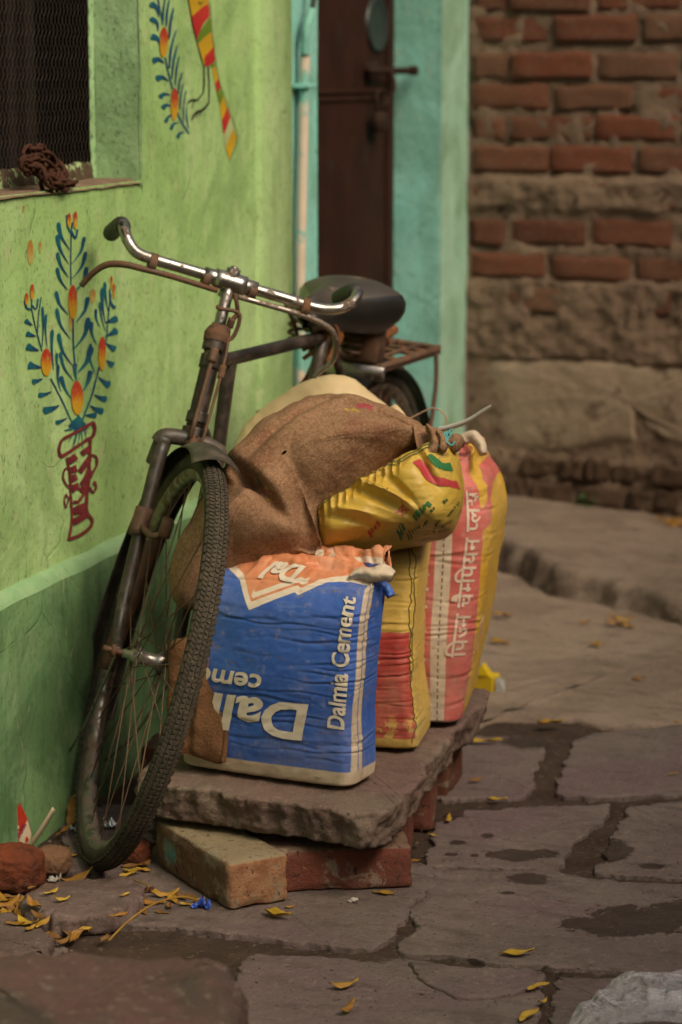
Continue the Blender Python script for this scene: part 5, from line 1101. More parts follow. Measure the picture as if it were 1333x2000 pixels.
# fork with square shouldered crown
cr = axp(h0-.020); fk = MB()
def sk(mb, fn, pts, r, n=12, k=6):
    P = fn(np.array(pts, float)); P = cat(P, k) if len(P) > 2 else np.linspace(P[0], P[1], 6); mb.tube(P, np.interp(np.linspace(0, 1, len(P)), np.linspace(0, 1, len(r)), r) if isinstance(r, (list, tuple)) else r, n)
for sg in (-1, 1):
    sk(fk, FK, [cr+np.array([0, sg*.052, .004]), np.array([.135, sg*.055, .52]), np.array([.075, sg*.057, .42]), np.array([.025, sg*.058, .385]), np.array([0, sg*.058, .38])], [.0140, .0135, .0115, .0098, .0090])
fo = fk.build('fork', m_frame, bike)
mb = MB(); sk(mb, FK, [cr+np.array([0, -.062, -.004]), cr+np.array([0, -.05, .012]), cr+np.array([0, 0, .018]), cr+np.array([0, .05, .012]), cr+np.array([0, .062, -.004])], [.013, .015, .015, .015, .013])
for sg in (-1, 1): sk(mb, FK, [cr+np.array([0, sg*.052, .014]), cr+np.array([.008, sg*.053, -.045])], .0175)
mb.build('fork_crown', m_guard, fo)
for sg in (-1, 1):
    mb = MB(); sk(mb, FK, [(0, sg*.036, .38), (0, sg*.085, .38)], .006, 8); sk(mb, FK, [(0, sg*.062, .38), (0, sg*.070, .38)], .0125, 6); mb.build('axle_nut', m_rustm, bike)
# mudguard: visor over the crown and the long blade behind the wheel
def mudguard(fn, hub, a0, a1, r, w, m, drop=.014, flare=0.0):
    th = np.linspace(a0, a1, 60); k = np.linspace(-1, 1, 13); P = []
    for i, a in enumerate(th):
        f = w*(1+flare*max(0, 1-i/8.0))
        P.append([(hub[0]+(r-drop*q*q+.003*math.cos(q*9)*0)*math.cos(a), f*q, hub[1]+(r-drop*q*q)*math.sin(a)) for q in k])
    P = np.array(P); Wd = fn(P); Nn = grid_normals(Wd); V = np.concatenate([Wd, (Wd-Nn*.0016)[:, ::-1]], 1); nv = V.shape[1]
    mb = MB(); mb.add(V, grid_faces(60, nv, False, True)); mb.add(V[0], [list(range(nv))]); mb.add(V[-1], [list(range(nv))[::-1]]); return mb.build('mudguard', m, bike)
mg = mudguard(FK, (0, .38), R(97), R(-38), WR+.019, .038, m_guard, .018, .20)
part('mudguard_stay', FK, [(0, -.058, .385), (.12, -.048, .20), (.25, -.036, .08)], .0025, m_chrome, mg, 6); part('mudguard_stay', FK, [(0, .058, .385), (.12, .048, .20), (.25, .036, .08)], .0025, m_chrome, mg, 6)
mudguard(BK, (1.18, .38), R(170), R(-30), WR+.018, .036, m_guard, .016)
# handlebar, stem, levers, rods
cl = axp(.716)
stm = MB(); sk(stm, FK, [axp(h1+.02), axp(.706)], .0112); sk(stm, FK, [cl+np.array([0, -.03, 0]), cl+np.array([0, .03, 0])], .0185); sk(stm, FK, [cl+np.array([0, 0, -.03]), cl+np.array([0, 0, .026])], [.0155, .013]); sk(stm, FK, [cl+np.array([0, 0, .02]), cl+np.array([0, 0, .030])], .008, 6)
stm.build('stem', m_chrome, bike)
def hb(sg): return [(a, t*(.90 if sg < 0 else 1.03), h+(.006 if sg > 0 and abs(t) > .19 else 0)) for a, t, h in hb0(sg)]
def hb0(sg): return [(0, 0, 0), (0, sg*.10, 0), (0, sg*.168, .0), (-.002, sg*.205, .004), (.006, sg*.228, .020), (.026, sg*.238, .034), (.060, sg*.240, .036), (.10, sg*.240, .026)]
LH = cat([cl+np.array(q) for q in hb(-1)], 8); RH = cat([cl+np.array(q) for q in hb(1)], 8)
bar = MB().tube(FK(np.vstack([LH[::-1], RH[1:]])), .0108, 16).build('handlebar', m_chrome, bike)
sl = MB(); sk(sl, FK, [cl+np.array([0, -.052, 0]), cl+np.array([0, .052, 0])], .0150, 16); sl.build('bar_sleeve', m_chrome, bar)
for sg in (-1, 1):
    part('grip', FK, [cl+np.array([a_, sg*t_*(.90 if sg < 0 else 1.03), h_+(.006 if sg > 0 else 0)]) for a_, t_, h_ in ((.040, .239, .036), (.07, .240, .035), (.11, .240, .022), (.155, .240, .002), (.165, .240, -.002))], [.0142, .0152, .0148, .0162, .0130], m_blackr, bar, 16)
    for t in (.045, .150): part('lever_clip', FK, [cl+np.array([0, sg*(t-.007), -.006]), cl+np.array([0, sg*(t+.007), -.006])], .0178, m_rustm, bar, 12)
part('brake_lever', FK, [cl+np.array(q) for q in ((-.012, -.02, -.020), (-.012, -.11, -.019), (-.010, -.165, -.021), (-.004, -.200, -.024), (.010, -.228, -.036), (.022, -.246, -.060), (.032, -.258, -.090))], [.0055, .0055, .006, .0065, .0065, .006, .006], m_rustm, bar, 8)
part('brake_lever', FK, [cl+np.array(q) for q in ((-.012, .02, -.020), (-.012, .12, -.019), (-.006, .175, -.022), (.002, .215, -.034), (.012, .236, -.062), (.020, .240, -.092), (.026, .226, -.118), (.03, .218, -.135))], [.0055, .0055, .006, .0062, .006, .0055, .005, .004], m_rim, bar, 8)
rd = MB()
sk(rd, FK, [cl+np.array([-.014, .012, -.016]), cl+np.array([-.018, .020, -.03]), cl+np.array([-.016, .028, -.05]), cl+np.array([-.016, .022, -.066])], .0045, 8); sk(rd, FK, [cl+np.array([-.016, .022, -.062]), cl+np.array([-.016, .022, -.080])], .0075, 8)
sk(rd, FK, [cl+np.array([-.016, .022, -.078]), axp(h1-.03)+np.array([-.036, .018, 0]), axp(h0-.01)+np.array([-.038, .012, 0])], .0030, 8); sk(rd, FK, [axp(h1-.035)+np.array([-.036, .018, 0]), axp(h1-.06)+np.array([-.036, .018, 0])], .0065, 8)
sk(rd, FK, [axp(h1-.01)+np.array([-.030, -.004, 0]), axp(h0+.01)+np.array([-.034, -.010, 0])], .0045, 8); sk(rd, FK, [axp(h1-.01)+np.array([-.030, -.004, 0]), axp(h1-.035)+np.array([-.032, -.005, 0])], .0085, 8)
rd.build('brake_rod', m_rustm, bike)
lb = MB(); q0 = axp(.645)
for pts in ([(-.016, -.016, .022), (-.03, -.014, .022), (-.03, .024, .022), (-.024, .026, -.026), (-.03, -.004, -.030), (-.02, -.014, -.03)],): sk(lb, FK, [q0+np.array(p) for p in pts], .004, 8, 5)
lb.box(FK(q0+np.array([-.015, 0, -.022])), (FK(q0+np.array([1, 0, 0]))-FK(q0), FK(q0+np.array([0, 1, 0]))-FK(q0), FK(q0+np.array([0, 0, 1]))-FK(q0)), (.006, .016, .014), .002)
lb.build('lamp_bracket', m_rustm, bike)
# stirrup brake at the left blade
bs = MB()
for sg in (-1, 1):
    sk(bs, FK, [(.175, sg*.056, .60), (.150, sg*.060, .555)], .0175, 10); sk(bs, FK, [(.15, sg*.058, .575), (.10, sg*.045, .575), (.09, sg*.030, .585)], .006, 8)
    bs.box(FK(np.array([.085, sg*.026, .60])), (FK(np.array([1., 0, 0]))-FK(np.zeros(3)), FK(np.array([0, 1., 0]))-FK(np.zeros(3)), FK(np.array([0, 0, 1.]))-FK(np.zeros(3))), (.012, .010, .018), .003)
bs.build('brake_stirrup', m_rustm, bike)
# saddle
sc_ = np.array([.90, -.048, .966]); SP = []
for s_, w_, dz, sk_ in ((-.155, .004, -.020, .012), (-.150, .016, -.012, .03), (-.12, .024, -.004, .045), (-.07, .032, .002, .055), (-.02, .052, .006, .065), (.03, .085, .010, .075), (.08, .112, .014, .085), (.115, .116, .012, .085), (.135, .105, .004, .078), (.146, .070, -.010, .05), (.150, .01, -.02, .03)):
    row = []
    for q in np.linspace(-1, 1, 25):
        if abs(q) < .62: x_ = q/.62; row.append((sc_[0]+s_, w_*x_, sc_[2]+dz-.030*abs(x_)**2.4))
        else: x_ = (abs(q)-.62)/.38; row.append((sc_[0]+s_-.02*x_*(s_ > .1), np.sign(q)*(w_*(1-.42*x_**2.2)+.010*math.sin(x_*3.1)), sc_[2]+dz-.030-sk_*1.0*x_))
    SP.append(row)
SP = np.array(SP); SPc = np.stack([np.stack([np.interp(np.linspace(0, 1, 60), np.linspace(0, 1, 11), SP[:, j, k]) for k in range(3)], -1) for j in range(25)], 1)
for j in range(25):
    for k in range(3): SPc[:, j, k] = np.convolve(np.pad(SPc[:, j, k], 3, mode='edge'), np.ones(7)/7, 'valid')
Wd = BK(SPc); V = Wd.reshape(-1, 3); f = grid_faces(60, 25); jj = f[:, 0] % 25; top = (jj >= 5) & (jj < 19)
saddle = obj('saddle', V, f, [m_saddle, m_skirt], bike); saddle.data.polygons.foreach_set('material_index', np.where(top, 0, 1).astype(np.int32))
part('saddle_stem', BK, [seatc+np.array([0, 0, .02]), sc_+np.array([-.02, 0, -.09])], .0125, m_rustm, saddle)
mb = MB()
for sg in (-1, 1):
    t_ = np.linspace(0, 5*2*np.pi, 90); c0_ = sc_+np.array([.085, sg*.062, -.150]); P = np.stack([c0_[0]+.020*np.cos(t_), c0_[1]+.020*np.sin(t_), c0_[2]+.085*t_/t_[-1]], -1); mb.tube(BK(P), .0036, 6)
    sk(mb, BK, [sc_+np.array([-.12, sg*.012, -.035]), sc_+np.array([-.03, sg*.02, -.10]), sc_+np.array([.06, sg*.055, -.150]), sc_+np.array([.11, sg*.062, -.150])], .0045, 8)
mb.build('saddle_spring', m_rustm, saddle)
mb = MB(); mb.box(BK(sc_+np.array([.125, .075, -.125])), (HD, RB, UB), (.03, .040, .042), .006); mb.build('tool_bag', m_rustm, bike)
mb = MB()
for k in range(7):
    a_, b_ = rnd.uniform(-.02, .02), rnd.uniform(-.03, .03); sk(mb, BK, [seatc+np.array([-.01+a_, b_, .035]), seatc+np.array([.02+a_, b_*.4+.02, .0]), seatc+np.array([a_, b_-.01, -.03-.03*rnd.random()])], [.004, .007, .004], 8)
mb.build('rag', m_rope, bike); mb = MB()
for k in range(6):
    a_ = rnd.uniform(-.02, .02); sk(mb, BK, [sc_+np.array([.18, .07+a_, -.13]), sc_+np.array([.20+a_, .09+a_, -.105]), sc_+np.array([.215, .08-a_, -.135])], [.006, .010, .006], 8)
mb.build('rag', m_rope, bike)
part('dangling_cord', BK, [seatc+np.array([.04, -.02, -.02]), seatc+np.array([.06, -.05, -.10]), seatc+np.array([.04, -.085, -.15]), seatc+np.array([.0, -.13, -.185])], [.005, .006, .006, .008], m_rope, bike, 8)
# carrier
ca_ = MB(); zc = .792
for pts, r in [([(1.02, -.072, zc), (1.385, -.072, zc), (1.40, -.06, zc), (1.40, .06, zc), (1.385, .072, zc), (1.02, .072, zc)], .0075), ([(1.03, -.072, zc), (1.03, .072, zc)], .006), ([(1.15, -.072, zc), (1.15, .072, zc)], .005), ([(1.27, -.072, zc), (1.27, .072, zc)], .005), ([(1.33, -.072, zc), (1.33, .072, zc)], .005), ([(1.02, -.03, zc+.004), (1.40, -.03, zc+.004)], .005), ([(1.02, .03, zc+.004), (1.40, .03, zc+.004)], .005),
               ([(1.375, .072, zc), (1.36, .086, .70), (1.30, .09, .52), (1.19, .065, .385)], .0055), ([(1.375, -.072, zc), (1.36, -.086, .70), (1.30, -.09, .52), (1.19, -.065, .385)], .0055)]:
    P = np.array(pts, float); P = BK(P); ca_.tube(P if len(pts) > 4 else (cat(P, 6) if len(pts) > 2 else np.linspace(P[0], P[1], 5)), r, 8)
cr_ = ca_.build('carrier', m_rustm, bike)
mb = MB(); mb.box(BK(np.array([1.005, .015, zc-.012])), (HD, RB, UB), (.006, .072, .016), .003); mb.build('carrier_plate', m_chrome, cr_)
mb = MB(); mb.box(BK(np.array([1.22, .0730, zc-.002])), (HD, RB, UB), (.18, .003, .011), .001); mb.build('carrier_rail', m_rustm, cr_)
# crank, chain case and pedals
mb = MB(); th = np.linspace(0, 2*np.pi, 30, endpoint=False)
mb.tube(BK(np.array([bbp+np.array([.085*math.cos(a), -.045, .085*math.sin(a)]) for a in th])), .004, 6, True); sk(mb, BK, [bbp+np.array([0, -.06, 0]), bbp+np.array([-.12, -.062, .11])], .009, 8); sk(mb, BK, [bbp+np.array([0, .06, 0]), bbp+np.array([.12, .062, -.11])], .009, 8)
mb.build('crank', m_frame, bike)
for sg, s_, z_ in ((-1, -.12, .11), (1, .12, -.11)):
    mb = MB(); c0_ = bbp+np.array([s_, sg*.115, z_])
    for k in (-1, 1): mb.box(BK(c0_+np.array([k*.030, 0, 0])), (HD, RB, UB), (.012, .045, .013), .003)
    sk(mb, BK, [c0_+np.array([0, -sg*.05, 0]), c0_+np.array([0, sg*.045, 0])], .005, 8); mb.build('pedal', m_blackr, bike, False)
# rusty tube leaning on the wall behind the wheel
pt = thing('metal_pipe', 'rusty brown pipe leaning on the green wall behind the bicycle front wheel', 'pipe', tuple(Gd(160, 1500)))
p0_, p1_ = Yp(207, 1308, 4.10), Yp(318, 1000, 4.22)
MB().tube(np.linspace(p0_, p1_, 8), .0165, 14).build('pipe', m_rustm, pt)

# ------------------------------------------------------------------ foreground and loose stones
zf = .27
fgp = [Gd(-220, 1862, zf), Gd(-60, 1858, zf), Gd(120, 1852, zf), Gd(280, 1852, zf), Gd(400, 1850, zf), Gd(444, 1856, zf), Gd(466, 1880, zf), Gd(478, 1930, zf), Gd(484, 2010, zf), Gd(470, 2100, zf), Gd(300, 2160, zf), Gd(-260, 2180, zf)]
m_fg = flag_mat('foreground_stone', (.105, .078, .058), (.058, .042, .033), (.14, .070, .060))
tag(stone('stone_block', [p[:2] for p in fgp], -.01, zf, m_fg, None, seed=31, n=260, jag=.010, bev=.035, top=.006, side=.012, nside=8, undercut=-.02), 'big blurred dark stone block in the near left corner', 'stone')
m_flat = flag_mat('flat_stone', (.16, .11, .095), (.115, .076, .068), (.18, .085, .048))
tag(stone('flat_stone', gpoly([(40, 1770), (70, 1742), (130, 1728), (200, 1722), (255, 1726), (274, 1746), (262, 1772), (220, 1790), (160, 1804), (90, 1800)], .02), -.005, .031, m_flat, None, seed=55, n=220, jag=.009, bev=.009, top=.005, side=.008, nside=4), 'flat rounded purple brown stone lying among the leaves in front of the wheel', 'stone')
tag(stone('flat_stone', gpoly([(-120, 1800), (-20, 1790), (50, 1806), (105, 1842), (90, 1880), (-120, 1890)], .01), -.01, .024, m_flat, None, seed=57, n=120, jag=.006, bev=.010, top=.003, side=.006, nside=3), 'flat dusty stone cut off by the left edge just above the big block', 'stone')
def chunk(name, c, dims, m, seed, label, cat_, rot=0.0, amp=.22):
    bm = bmesh.new(); bmesh.ops.create_icosphere(bm, subdivisions=5, radius=1.0); V = np.array([v.co[:] for v in bm.verts]); Fc = [[v.index for v in f.verts] for f in bm.faces]; bm.free()
    V = V*(1+amp*(ridge(V*1.1+seed, 3, seed)-.6)[:, None]*1.6+.05*fbm(V*5, 3, seed)[:, None])
    V = V+.10*fbm(V*2.6+seed, 4, seed+4)[:, None]*V+.045*fbm(V*9, 3, seed+6)[:, None]*V; p = np.sign(V)*np.abs(V)**.86*np.array(dims); ca_, sa_ = math.cos(rot), math.sin(rot); p = np.stack([p[:, 0]*ca_-p[:, 1]*sa_, p[:, 0]*sa_+p[:, 1]*ca_, p[:, 2]], -1)
    p[:, 2] -= p[:, 2].min(); return tag(obj(name, p+np.array(c), Fc, m, None, True, None, c), label, cat_)
m_orr = simple('orange_broken_brick', (.20, .052, .022), (.085, .032, .020), 16, .95, bump=.9, bscale=70, spot=(.06, .035, .025), spot_scale=22, spot_lo=.58, bdist=.01)
m_tanr = simple('tan_rubble', (.24, .13, .070), (.19, .10, .058), 16, .95, bump=.9, bscale=80, spot=(.12, .07, .045), spot_scale=30, spot_lo=.6, bdist=.008)
c_ = Gd(14, 1744); chunk('broken_brick', (c_[0], c_[1]+.02, -.006), (.058, .046, .043), m_orr, 71, 'rough orange red lump of broken brick at the left edge', 'brick', .3)
c_ = Gd(92, 1712); chunk('broken_brick', (c_[0], c_[1]+.02, -.004), (.038, .03, .026), m_tanr, 73, 'small tan piece of broken brick beside the orange lump', 'brick', .2, .15)
c_ = Gd(322, 1478+220); chunk('rubble_stone', (Gd(240, 1700)[0], Gd(240, 1700)[1]+.05, -.008), (.035, .03, .026), m_orr, 75, 'brown stone wedged under the bicycle front tyre', 'stone', .1, .12)

# ------------------------------------------------------------------ rusty chain on the window sill
m_chain = simple('chain_rust', (.040, .017, .010), (.075, .031, .017), 50, .7, .25, .4, 200, spot=(.05, .025, .018), spot_scale=40, spot_lo=.58)
chn = thing('chain', 'heap of rusty chain links hanging over the window sill', 'chain', tuple(Wl(95, 350, -.05)))
def link(c, dirv, roll):
    d = np.array(dirv, float); d /= np.linalg.norm(d); a = np.array([1.0, 0, 0]); a = a-d*(a@d); a /= np.linalg.norm(a); e = np.cross(d, a); s_, c2 = math.sin(roll), math.cos(roll); e = e*c2+a*s_
    th = np.linspace(0, 2*np.pi, 20, endpoint=False); P = np.array(c)+np.outer(np.clip(np.cos(th)*.022, -.016, .016)+np.cos(th)*.004, d)+np.outer(np.sin(th)*.0095, e)
    MB().tube(P, .0040, 7, True).build('link', m_chain, chn)
for strand, x_ in (([(52, 300), (68, 290), (88, 300), (108, 322), (122, 346), (134, 356)], -.045), ([(46, 318), (76, 312), (100, 334), (112, 352), (106, 366)], -.035), ([(52, 332), (68, 330), (86, 346), (92, 366)], -.030), ([(48, 322), (62, 326), (80, 335), (96, 352), (118, 362), (138, 358)], -.022), ([(52, 300), (74, 296), (96, 308), (116, 330), (126, 350)], -.055)):
    P = cat([Wl(u, v, x_+(.03 if v > 340 else 0)) for u, v in strand], 10); L_ = np.r_[0, np.cumsum(np.linalg.norm(np.diff(P, axis=0), axis=1))]
    for i, s_ in enumerate(np.arange(.008, L_[-1], .0300)):
        q = np.array([np.interp(s_, L_, P[:, k]) for k in range(3)]); q2 = np.array([np.interp(min(s_+.004, L_[-1]), L_, P[:, k]) for k in range(3)]); q1 = np.array([np.interp(max(s_-.004, 0), L_, P[:, k]) for k in range(3)])
        link(q, q2-q1, (math.pi/2 if i % 2 else .15)+rnd.uniform(-.4, .4))

# ------------------------------------------------------------------ litter
def sheet(name, P, m, parent=None, thick=.0005, loc=None, uv=None):
    Nn = grid_normals(P); n0, n1 = P.shape[:2]; A = np.stack([P, P-Nn*thick], 0).reshape(-1, 3); f = grid_faces(n0, n1); k = n0*n1
    Fc = np.vstack([f, f[:, ::-1]+k]).tolist(); bd = [i*n1 for i in range(n0)]+[(n0-1)*n1+j for j in range(1, n1)]+[i*n1+n1-1 for i in range(n0-2, -1, -1)]+[j for j in range(n1-2, 0, -1)]
    for a, c in zip(bd, bd[1:]+bd[:1]): Fc.append([a, a+k, c+k, c])
    return obj(name, A, Fc, m, parent, True, None if uv is None else np.vstack([uv, uv]), loc)
leafm = [simple('yellow_leaf', (.38, .21, .02), (.30, .15, .016), 40, .6, bump=.2, spot=(.22, .11, .02), spot_scale=90, spot_lo=.6), simple('ochre_leaf', (.32, .15, .018), (.22, .10, .014), 40, .6, bump=.2, spot=(.14, .07, .02), spot_scale=90, spot_lo=.6), simple('brown_leaf', (.22, .11, .035), (.15, .075, .026), 40, .7, bump=.2), simple('bright_leaf', (.45, .29, .022), (.36, .20, .02), 40, .6, bump=.2, spot=(.3, .15, .02), spot_scale=90, spot_lo=.64)]
def leaf(p, L, ang, curl, pitch, m, label, group, seed, wid=.36):
    g = random.Random(seed); t = np.linspace(0, 1, 13); k = np.linspace(-1, 1, 7); T, K = np.meshgrid(t, k, indexing='ij')
    w = wid*L*.5*np.sin(np.pi*np.clip(T, 0.02, .985)**.85)**.9*(1+.12*np.sin(T*17+seed)); x = L*(T-.5); y = w*K+.06*L*np.sin(T*4+seed)
    z = curl*L*((2*T-1)**2*g.uniform(.1, .5)+.28*np.abs(K)*w/(wid*L*.5)*g.choice([-1, 1, 1]))+.03*L*np.sin(T*9+K*2+seed)
    cp, sp_ = math.cos(pitch), math.sin(pitch); x, z = x*cp-z*sp_, x*sp_+z*cp; ca_, sa_ = math.cos(ang), math.sin(ang)
    P = np.stack([x*ca_-y*sa_, x*sa_+y*ca_, z], -1); P[..., 2] -= P[..., 2].min()-.0012
    o = sheet('fallen_leaf', P+np.array(p), m, None, .0006, tuple(p)); return tag(o, label, 'leaf', group)
GL = 'yellow leaves in the litter by the wheel'; LL = 'dry yellow leaf in the litter at the foot of the wall around the front wheel'
lit = [(18, 1776, .045), (40, 1790, .05), (24, 1756, .038), (62, 1800, .035), (84, 1806, .04), (62, 1738, .03), (265, 1694, .052), (250, 1712, .035), (96, 1826, .03), (140, 1836, .03), (184, 1806, .05), (160, 1822, .035), (322, 1752, .05), (298, 1766, .045), (352, 1754, .048), (282, 1782, .032), (392, 1762, .04), (232, 1792, .034), (205, 1836, .03), (120, 1760, .03), (10, 1800, .04), (288, 1690, .03), (270, 1650, .035), (100, 1744, .028), (140, 1672, .03), (110, 1690, .024), (330, 1772, .03), (366, 1770, .026), (60, 1816, .03), (30, 1806, .035), (210, 1800, .028), (245, 1750, .022), (8, 1762, .05), (34, 1770, .045), (52, 1782, .05), (74, 1790, .04), (14, 1786, .045), (44, 1798, .045), (90, 1796, .03), (112, 1812, .035), (128, 1824, .03), (172, 1814, .04), (276, 1764, .04), (306, 1744, .035), (340, 1760, .04), (316, 1784, .03), (374, 1754, .035), (258, 1706, .04), (280, 1702, .03), (6, 1772, .06), (22, 1796, .055), (56, 1806, .05), (38, 1758, .05), (66, 1770, .045), (100, 1834, .045), (118, 1842, .04), (0, 1790, .05), (150, 1834, .045)]
for i, (u, v, L_) in enumerate(lit):
    z_ = .033 if 60 < u < 260 and 1735 < v < 1795 else (.026 if u < 90 and v > 1800 else .003)
    leaf(Gd(u, v, z_), L_*1.0, rnd.uniform(0, 6.3), rnd.uniform(.1, .45), rnd.uniform(-.2, .2), leafm[i % 4 if i % 5 else 2], LL, GL, i+3)
leaf(Gd(152, 1722, .003), .062, .5, .5, .3, leafm[1], 'broad orange yellow leaf propped against the bottom of the front tyre', GL, 91, .5)
leaf(Gd(148, 1610, .0), .06, 1.2, .4, 1.25, leafm[1], 'orange leaf standing upright between the wall and the tyre', GL, 93, .45)
leaf(Gd(130, 1632, .0), .04, .4, .4, .7, leafm[1], 'small orange leaf leaning over at the wall foot left of the tyre', GL, 95, .45)
GP = 'yellow leaves scattered on the paving'; LP = 'single dry yellow leaf lying flat on the flagstones of the lane'
for i, (u, v, L_, a_) in enumerate([(1010, 1865, .058, .1), (672, 1926, .05, .3), (680, 1972, .045, .9), (1052, 1930, .040, .4), (1034, 1986, .05, .9), (752, 1746, .045, -.2), (930, 1526, .035, .3), (972, 1562, .04, 0), (876, 1602, .035, 1.2), (1316, 1512, .02, 0), (806, 1684, .03, .4), (845, 1633, .02, 0), (1060, 1958, .025, 1), (566, 1772, .02, .4), (830, 1604, .018, .2)]):
    leaf(Gd(u, v, .004), L_, a_+.3, rnd.uniform(.05, .3), rnd.uniform(-.15, .15), leafm[(3, 0, 1, 3)[i % 4]], LP, GP, i+40, .33)
leaf(Gd(542, 1792, .004), .058, -.25, .6, .1, leafm[3], 'curled yellow leaf on the flagstone just below the tan brick', GP, 71, .3)
leaf(Gd(946, 1450, .005), .075, .15, .2, .05, leafm[3], 'long narrow yellow leaf beside the far right edge of the slab', GP, 73, .22)
GC = 'leaves on the concrete at the back'; LC = 'blurred yellow leaf lying on the worn concrete behind the heap'
for i, (u, v, L_) in enumerate([(1076, 1416, .06), (1206, 1222, .06), (1222, 1214, .05), (1200, 1210, .04), (1166, 1262, .05), (1248, 1328, .035), (975, 1256, .06), (982, 1204, .055), (1230, 1226, .035), (1142, 1218, .035), (1322, 1412, .02)]): leaf(Gd(u, v, .008), L_, rnd.uniform(-.6, .6), .4, rnd.uniform(-.2, .2), leafm[i % 2], LC, GC, i+60, .4)
GW = 'leaves at the foot of the brick wall'; LW = 'blurred orange leaf heaped at the foot of the brick wall'
for i in range(22):
    u = rnd.choice([rnd.uniform(955, 1100), rnd.uniform(1280, 1333)]); v = 968+(u-960)*.17+rnd.uniform(-4, 10)
    leaf(Gd(u, v, .062), rnd.uniform(.04, .07), rnd.uniform(0, 6), .6, rnd.uniform(-.3, .3), leafm[rnd.choice([1, 1, 2, 0])], LW, GW, i+80, .42)
# green sprig
m_sprig = simple('green_sprig_leaf', (.035, .10, .025), (.05, .14, .03), 30, .6, bump=.1)
spp = Gd(1146, 1004, .062); sg_ = thing('weed', 'small green weed growing at the foot of the brick wall', 'plant', tuple(spp))
MB().tube(cat([spp, spp+np.array([.003, 0, .03]), spp+np.array([-.002, 0, .06])], 5), .002, 5).build('stem', m_sprig, sg_)
for k in range(9):
    t = np.linspace(0, 1, 8); kk = np.linspace(-1, 1, 5); T, K = np.meshgrid(t, kk, indexing='ij'); L_ = .035; a_ = k*2.4; x = L_*T; y = .011*np.sin(np.pi*T)*K; z = .012*T-.014*T*T+.006*np.abs(K)
    P = np.stack([x*math.cos(a_)-y*math.sin(a_), x*math.sin(a_)+y*math.cos(a_), z], -1)+spp+np.array([0, 0, .010+.006*k]); sheet('leaf', P, m_sprig, sg_)
# twigs
m_twig = simple('yellow_stalk', (.34, .20, .035), (.24, .13, .03), 40, .7, bump=.3)
tag(MB().tube(cat([Gd(212, 1838, .01), Gd(250, 1800, .03), Gd(300, 1766, .045), Gd(352, 1752, .03), Gd(386, 1758, .012)], 8), .0018, 6).build('twig', m_twig, loc=tuple(Gd(300, 1790))), 'thin curved yellow leaf stalk crossing in front of the flat stone', 'twig')
tag(MB().tube(cat([Gd(240, 1712, .012), Gd(270, 1722, .02), Gd(290, 1730, .02), Gd(285, 1742, .008)], 8), .0016, 6).build('twig', m_twig, loc=tuple(Gd(262, 1722))), 'short bent stalk lying between the tyre and the tan brick', 'twig')
# small crumbs
m_crumb = simple('crumb', (.20, .15, .11), (.10, .07, .05), 60, .95, bump=.5)
mb = MB(); ico = bmesh.new(); bmesh.ops.create_icosphere(ico, subdivisions=1, radius=1.0); IV = np.array([v.co[:] for v in ico.verts]); IF = [[v.index for v in f.verts] for f in ico.faces]; ico.free()
for i in range(900):
    if i < 420: u, v = rnd.gauss(150, 120), rnd.gauss(1740, 55)
    elif i < 560: u, v = rnd.uniform(560, 860), rnd.uniform(1560, 1760)
    else: u, v = rnd.uniform(480, 1500), rnd.uniform(1430, 2010)
    if v < 1560 and u < 300: continue
    p = Gd(u, v, .001); r = rnd.choice([.0012, .0016, .0022, .004 if i < 560 else .002])*rnd.uniform(.7, 1.3)
    if p[0] < .03: continue
    mb.add(IV*np.array([r*rnd.uniform(.8, 1.6), r, r*.7])*(1+.2*np.array([[rnd.uniform(-1, 1)] for _ in IV]))+p, IF)
tag(mb.build('gravel_crumbs', m_crumb), kind='stuff', label='fine stone crumbs and grit scattered over the paving')
tag(bpy.data.objects['gravel_crumbs'], None, None)
# red sweet packet
m_pr = simple('red_packet_print', (.42, .030, .016), (.48, .045, .02), 20, .4, bump=.1)
m_pw = simple('cream_packet_print', (.58, .46, .30), (.62, .50, .34), 20, .45, bump=.1)
m_py = simple('yellow_packet_print', (.55, .30, .03), (.50, .24, .02), 20, .4, bump=.1)
m_pm = simple('magenta_packet_print', (.26, .02, .07), (.30, .03, .08), 20, .4, bump=.1)
yk = Wl(60, 1655, .045)[1]-.005
pk = thing('sweet_packet', 'torn red and cream sweet packet standing against the green wall behind the broken brick', 'packet', tuple(Yp(42, 1662, yk)))
def flat(name, pts, m, y, lift=0.0, bulge=.006, parent=pk):
    p = resample(np.array(pts, float), 36); c = p.mean(0); A_ = np.stack([c+(p-c)*k for k in (.03, .5, 1)], 1)
    V = np.array([[Yp(a, b_, y+.00035*(a-40)+bulge*((a-40)/40)**2-lift) for a, b_ in row] for row in A_]); return V, grid_faces(36, 3, True)
V, f = flat('', [(39, 1568), (54, 1600), (62, 1630), (56, 1655), (36, 1662), (20, 1644), (12, 1628), (24, 1600)], None, yk)
Nn = np.array([0, .0012, 0]); mb = MB(); mb.add(V, f); mb.add(V+Nn, f[:, ::-1]); mb.build('packet_front', m_pr, pk)
for nm, pts, m_, lf in (('packet_panel', [(54, 1601), (62, 1630), (56, 1655), (36, 1662), (30, 1652), (42, 1626)], m_pw, .0012), ('packet_oval', [(33, 1609), (38, 1614), (37, 1630), (31, 1648), (26, 1650), (25, 1634), (28, 1618)], m_pw, .0016), ('packet_oval', [(33, 1613), (36, 1617), (35, 1629), (31, 1644), (28, 1645), (27, 1634), (30, 1619)], m_py, .0022), ('packet_spot', [(53, 1633), (57, 1640), (54, 1646), (50, 1645), (50, 1637)], m_pr, .0020)):
    V, f = flat('', pts, None, yk, lf); obj(nm, V, f, m_, pk)
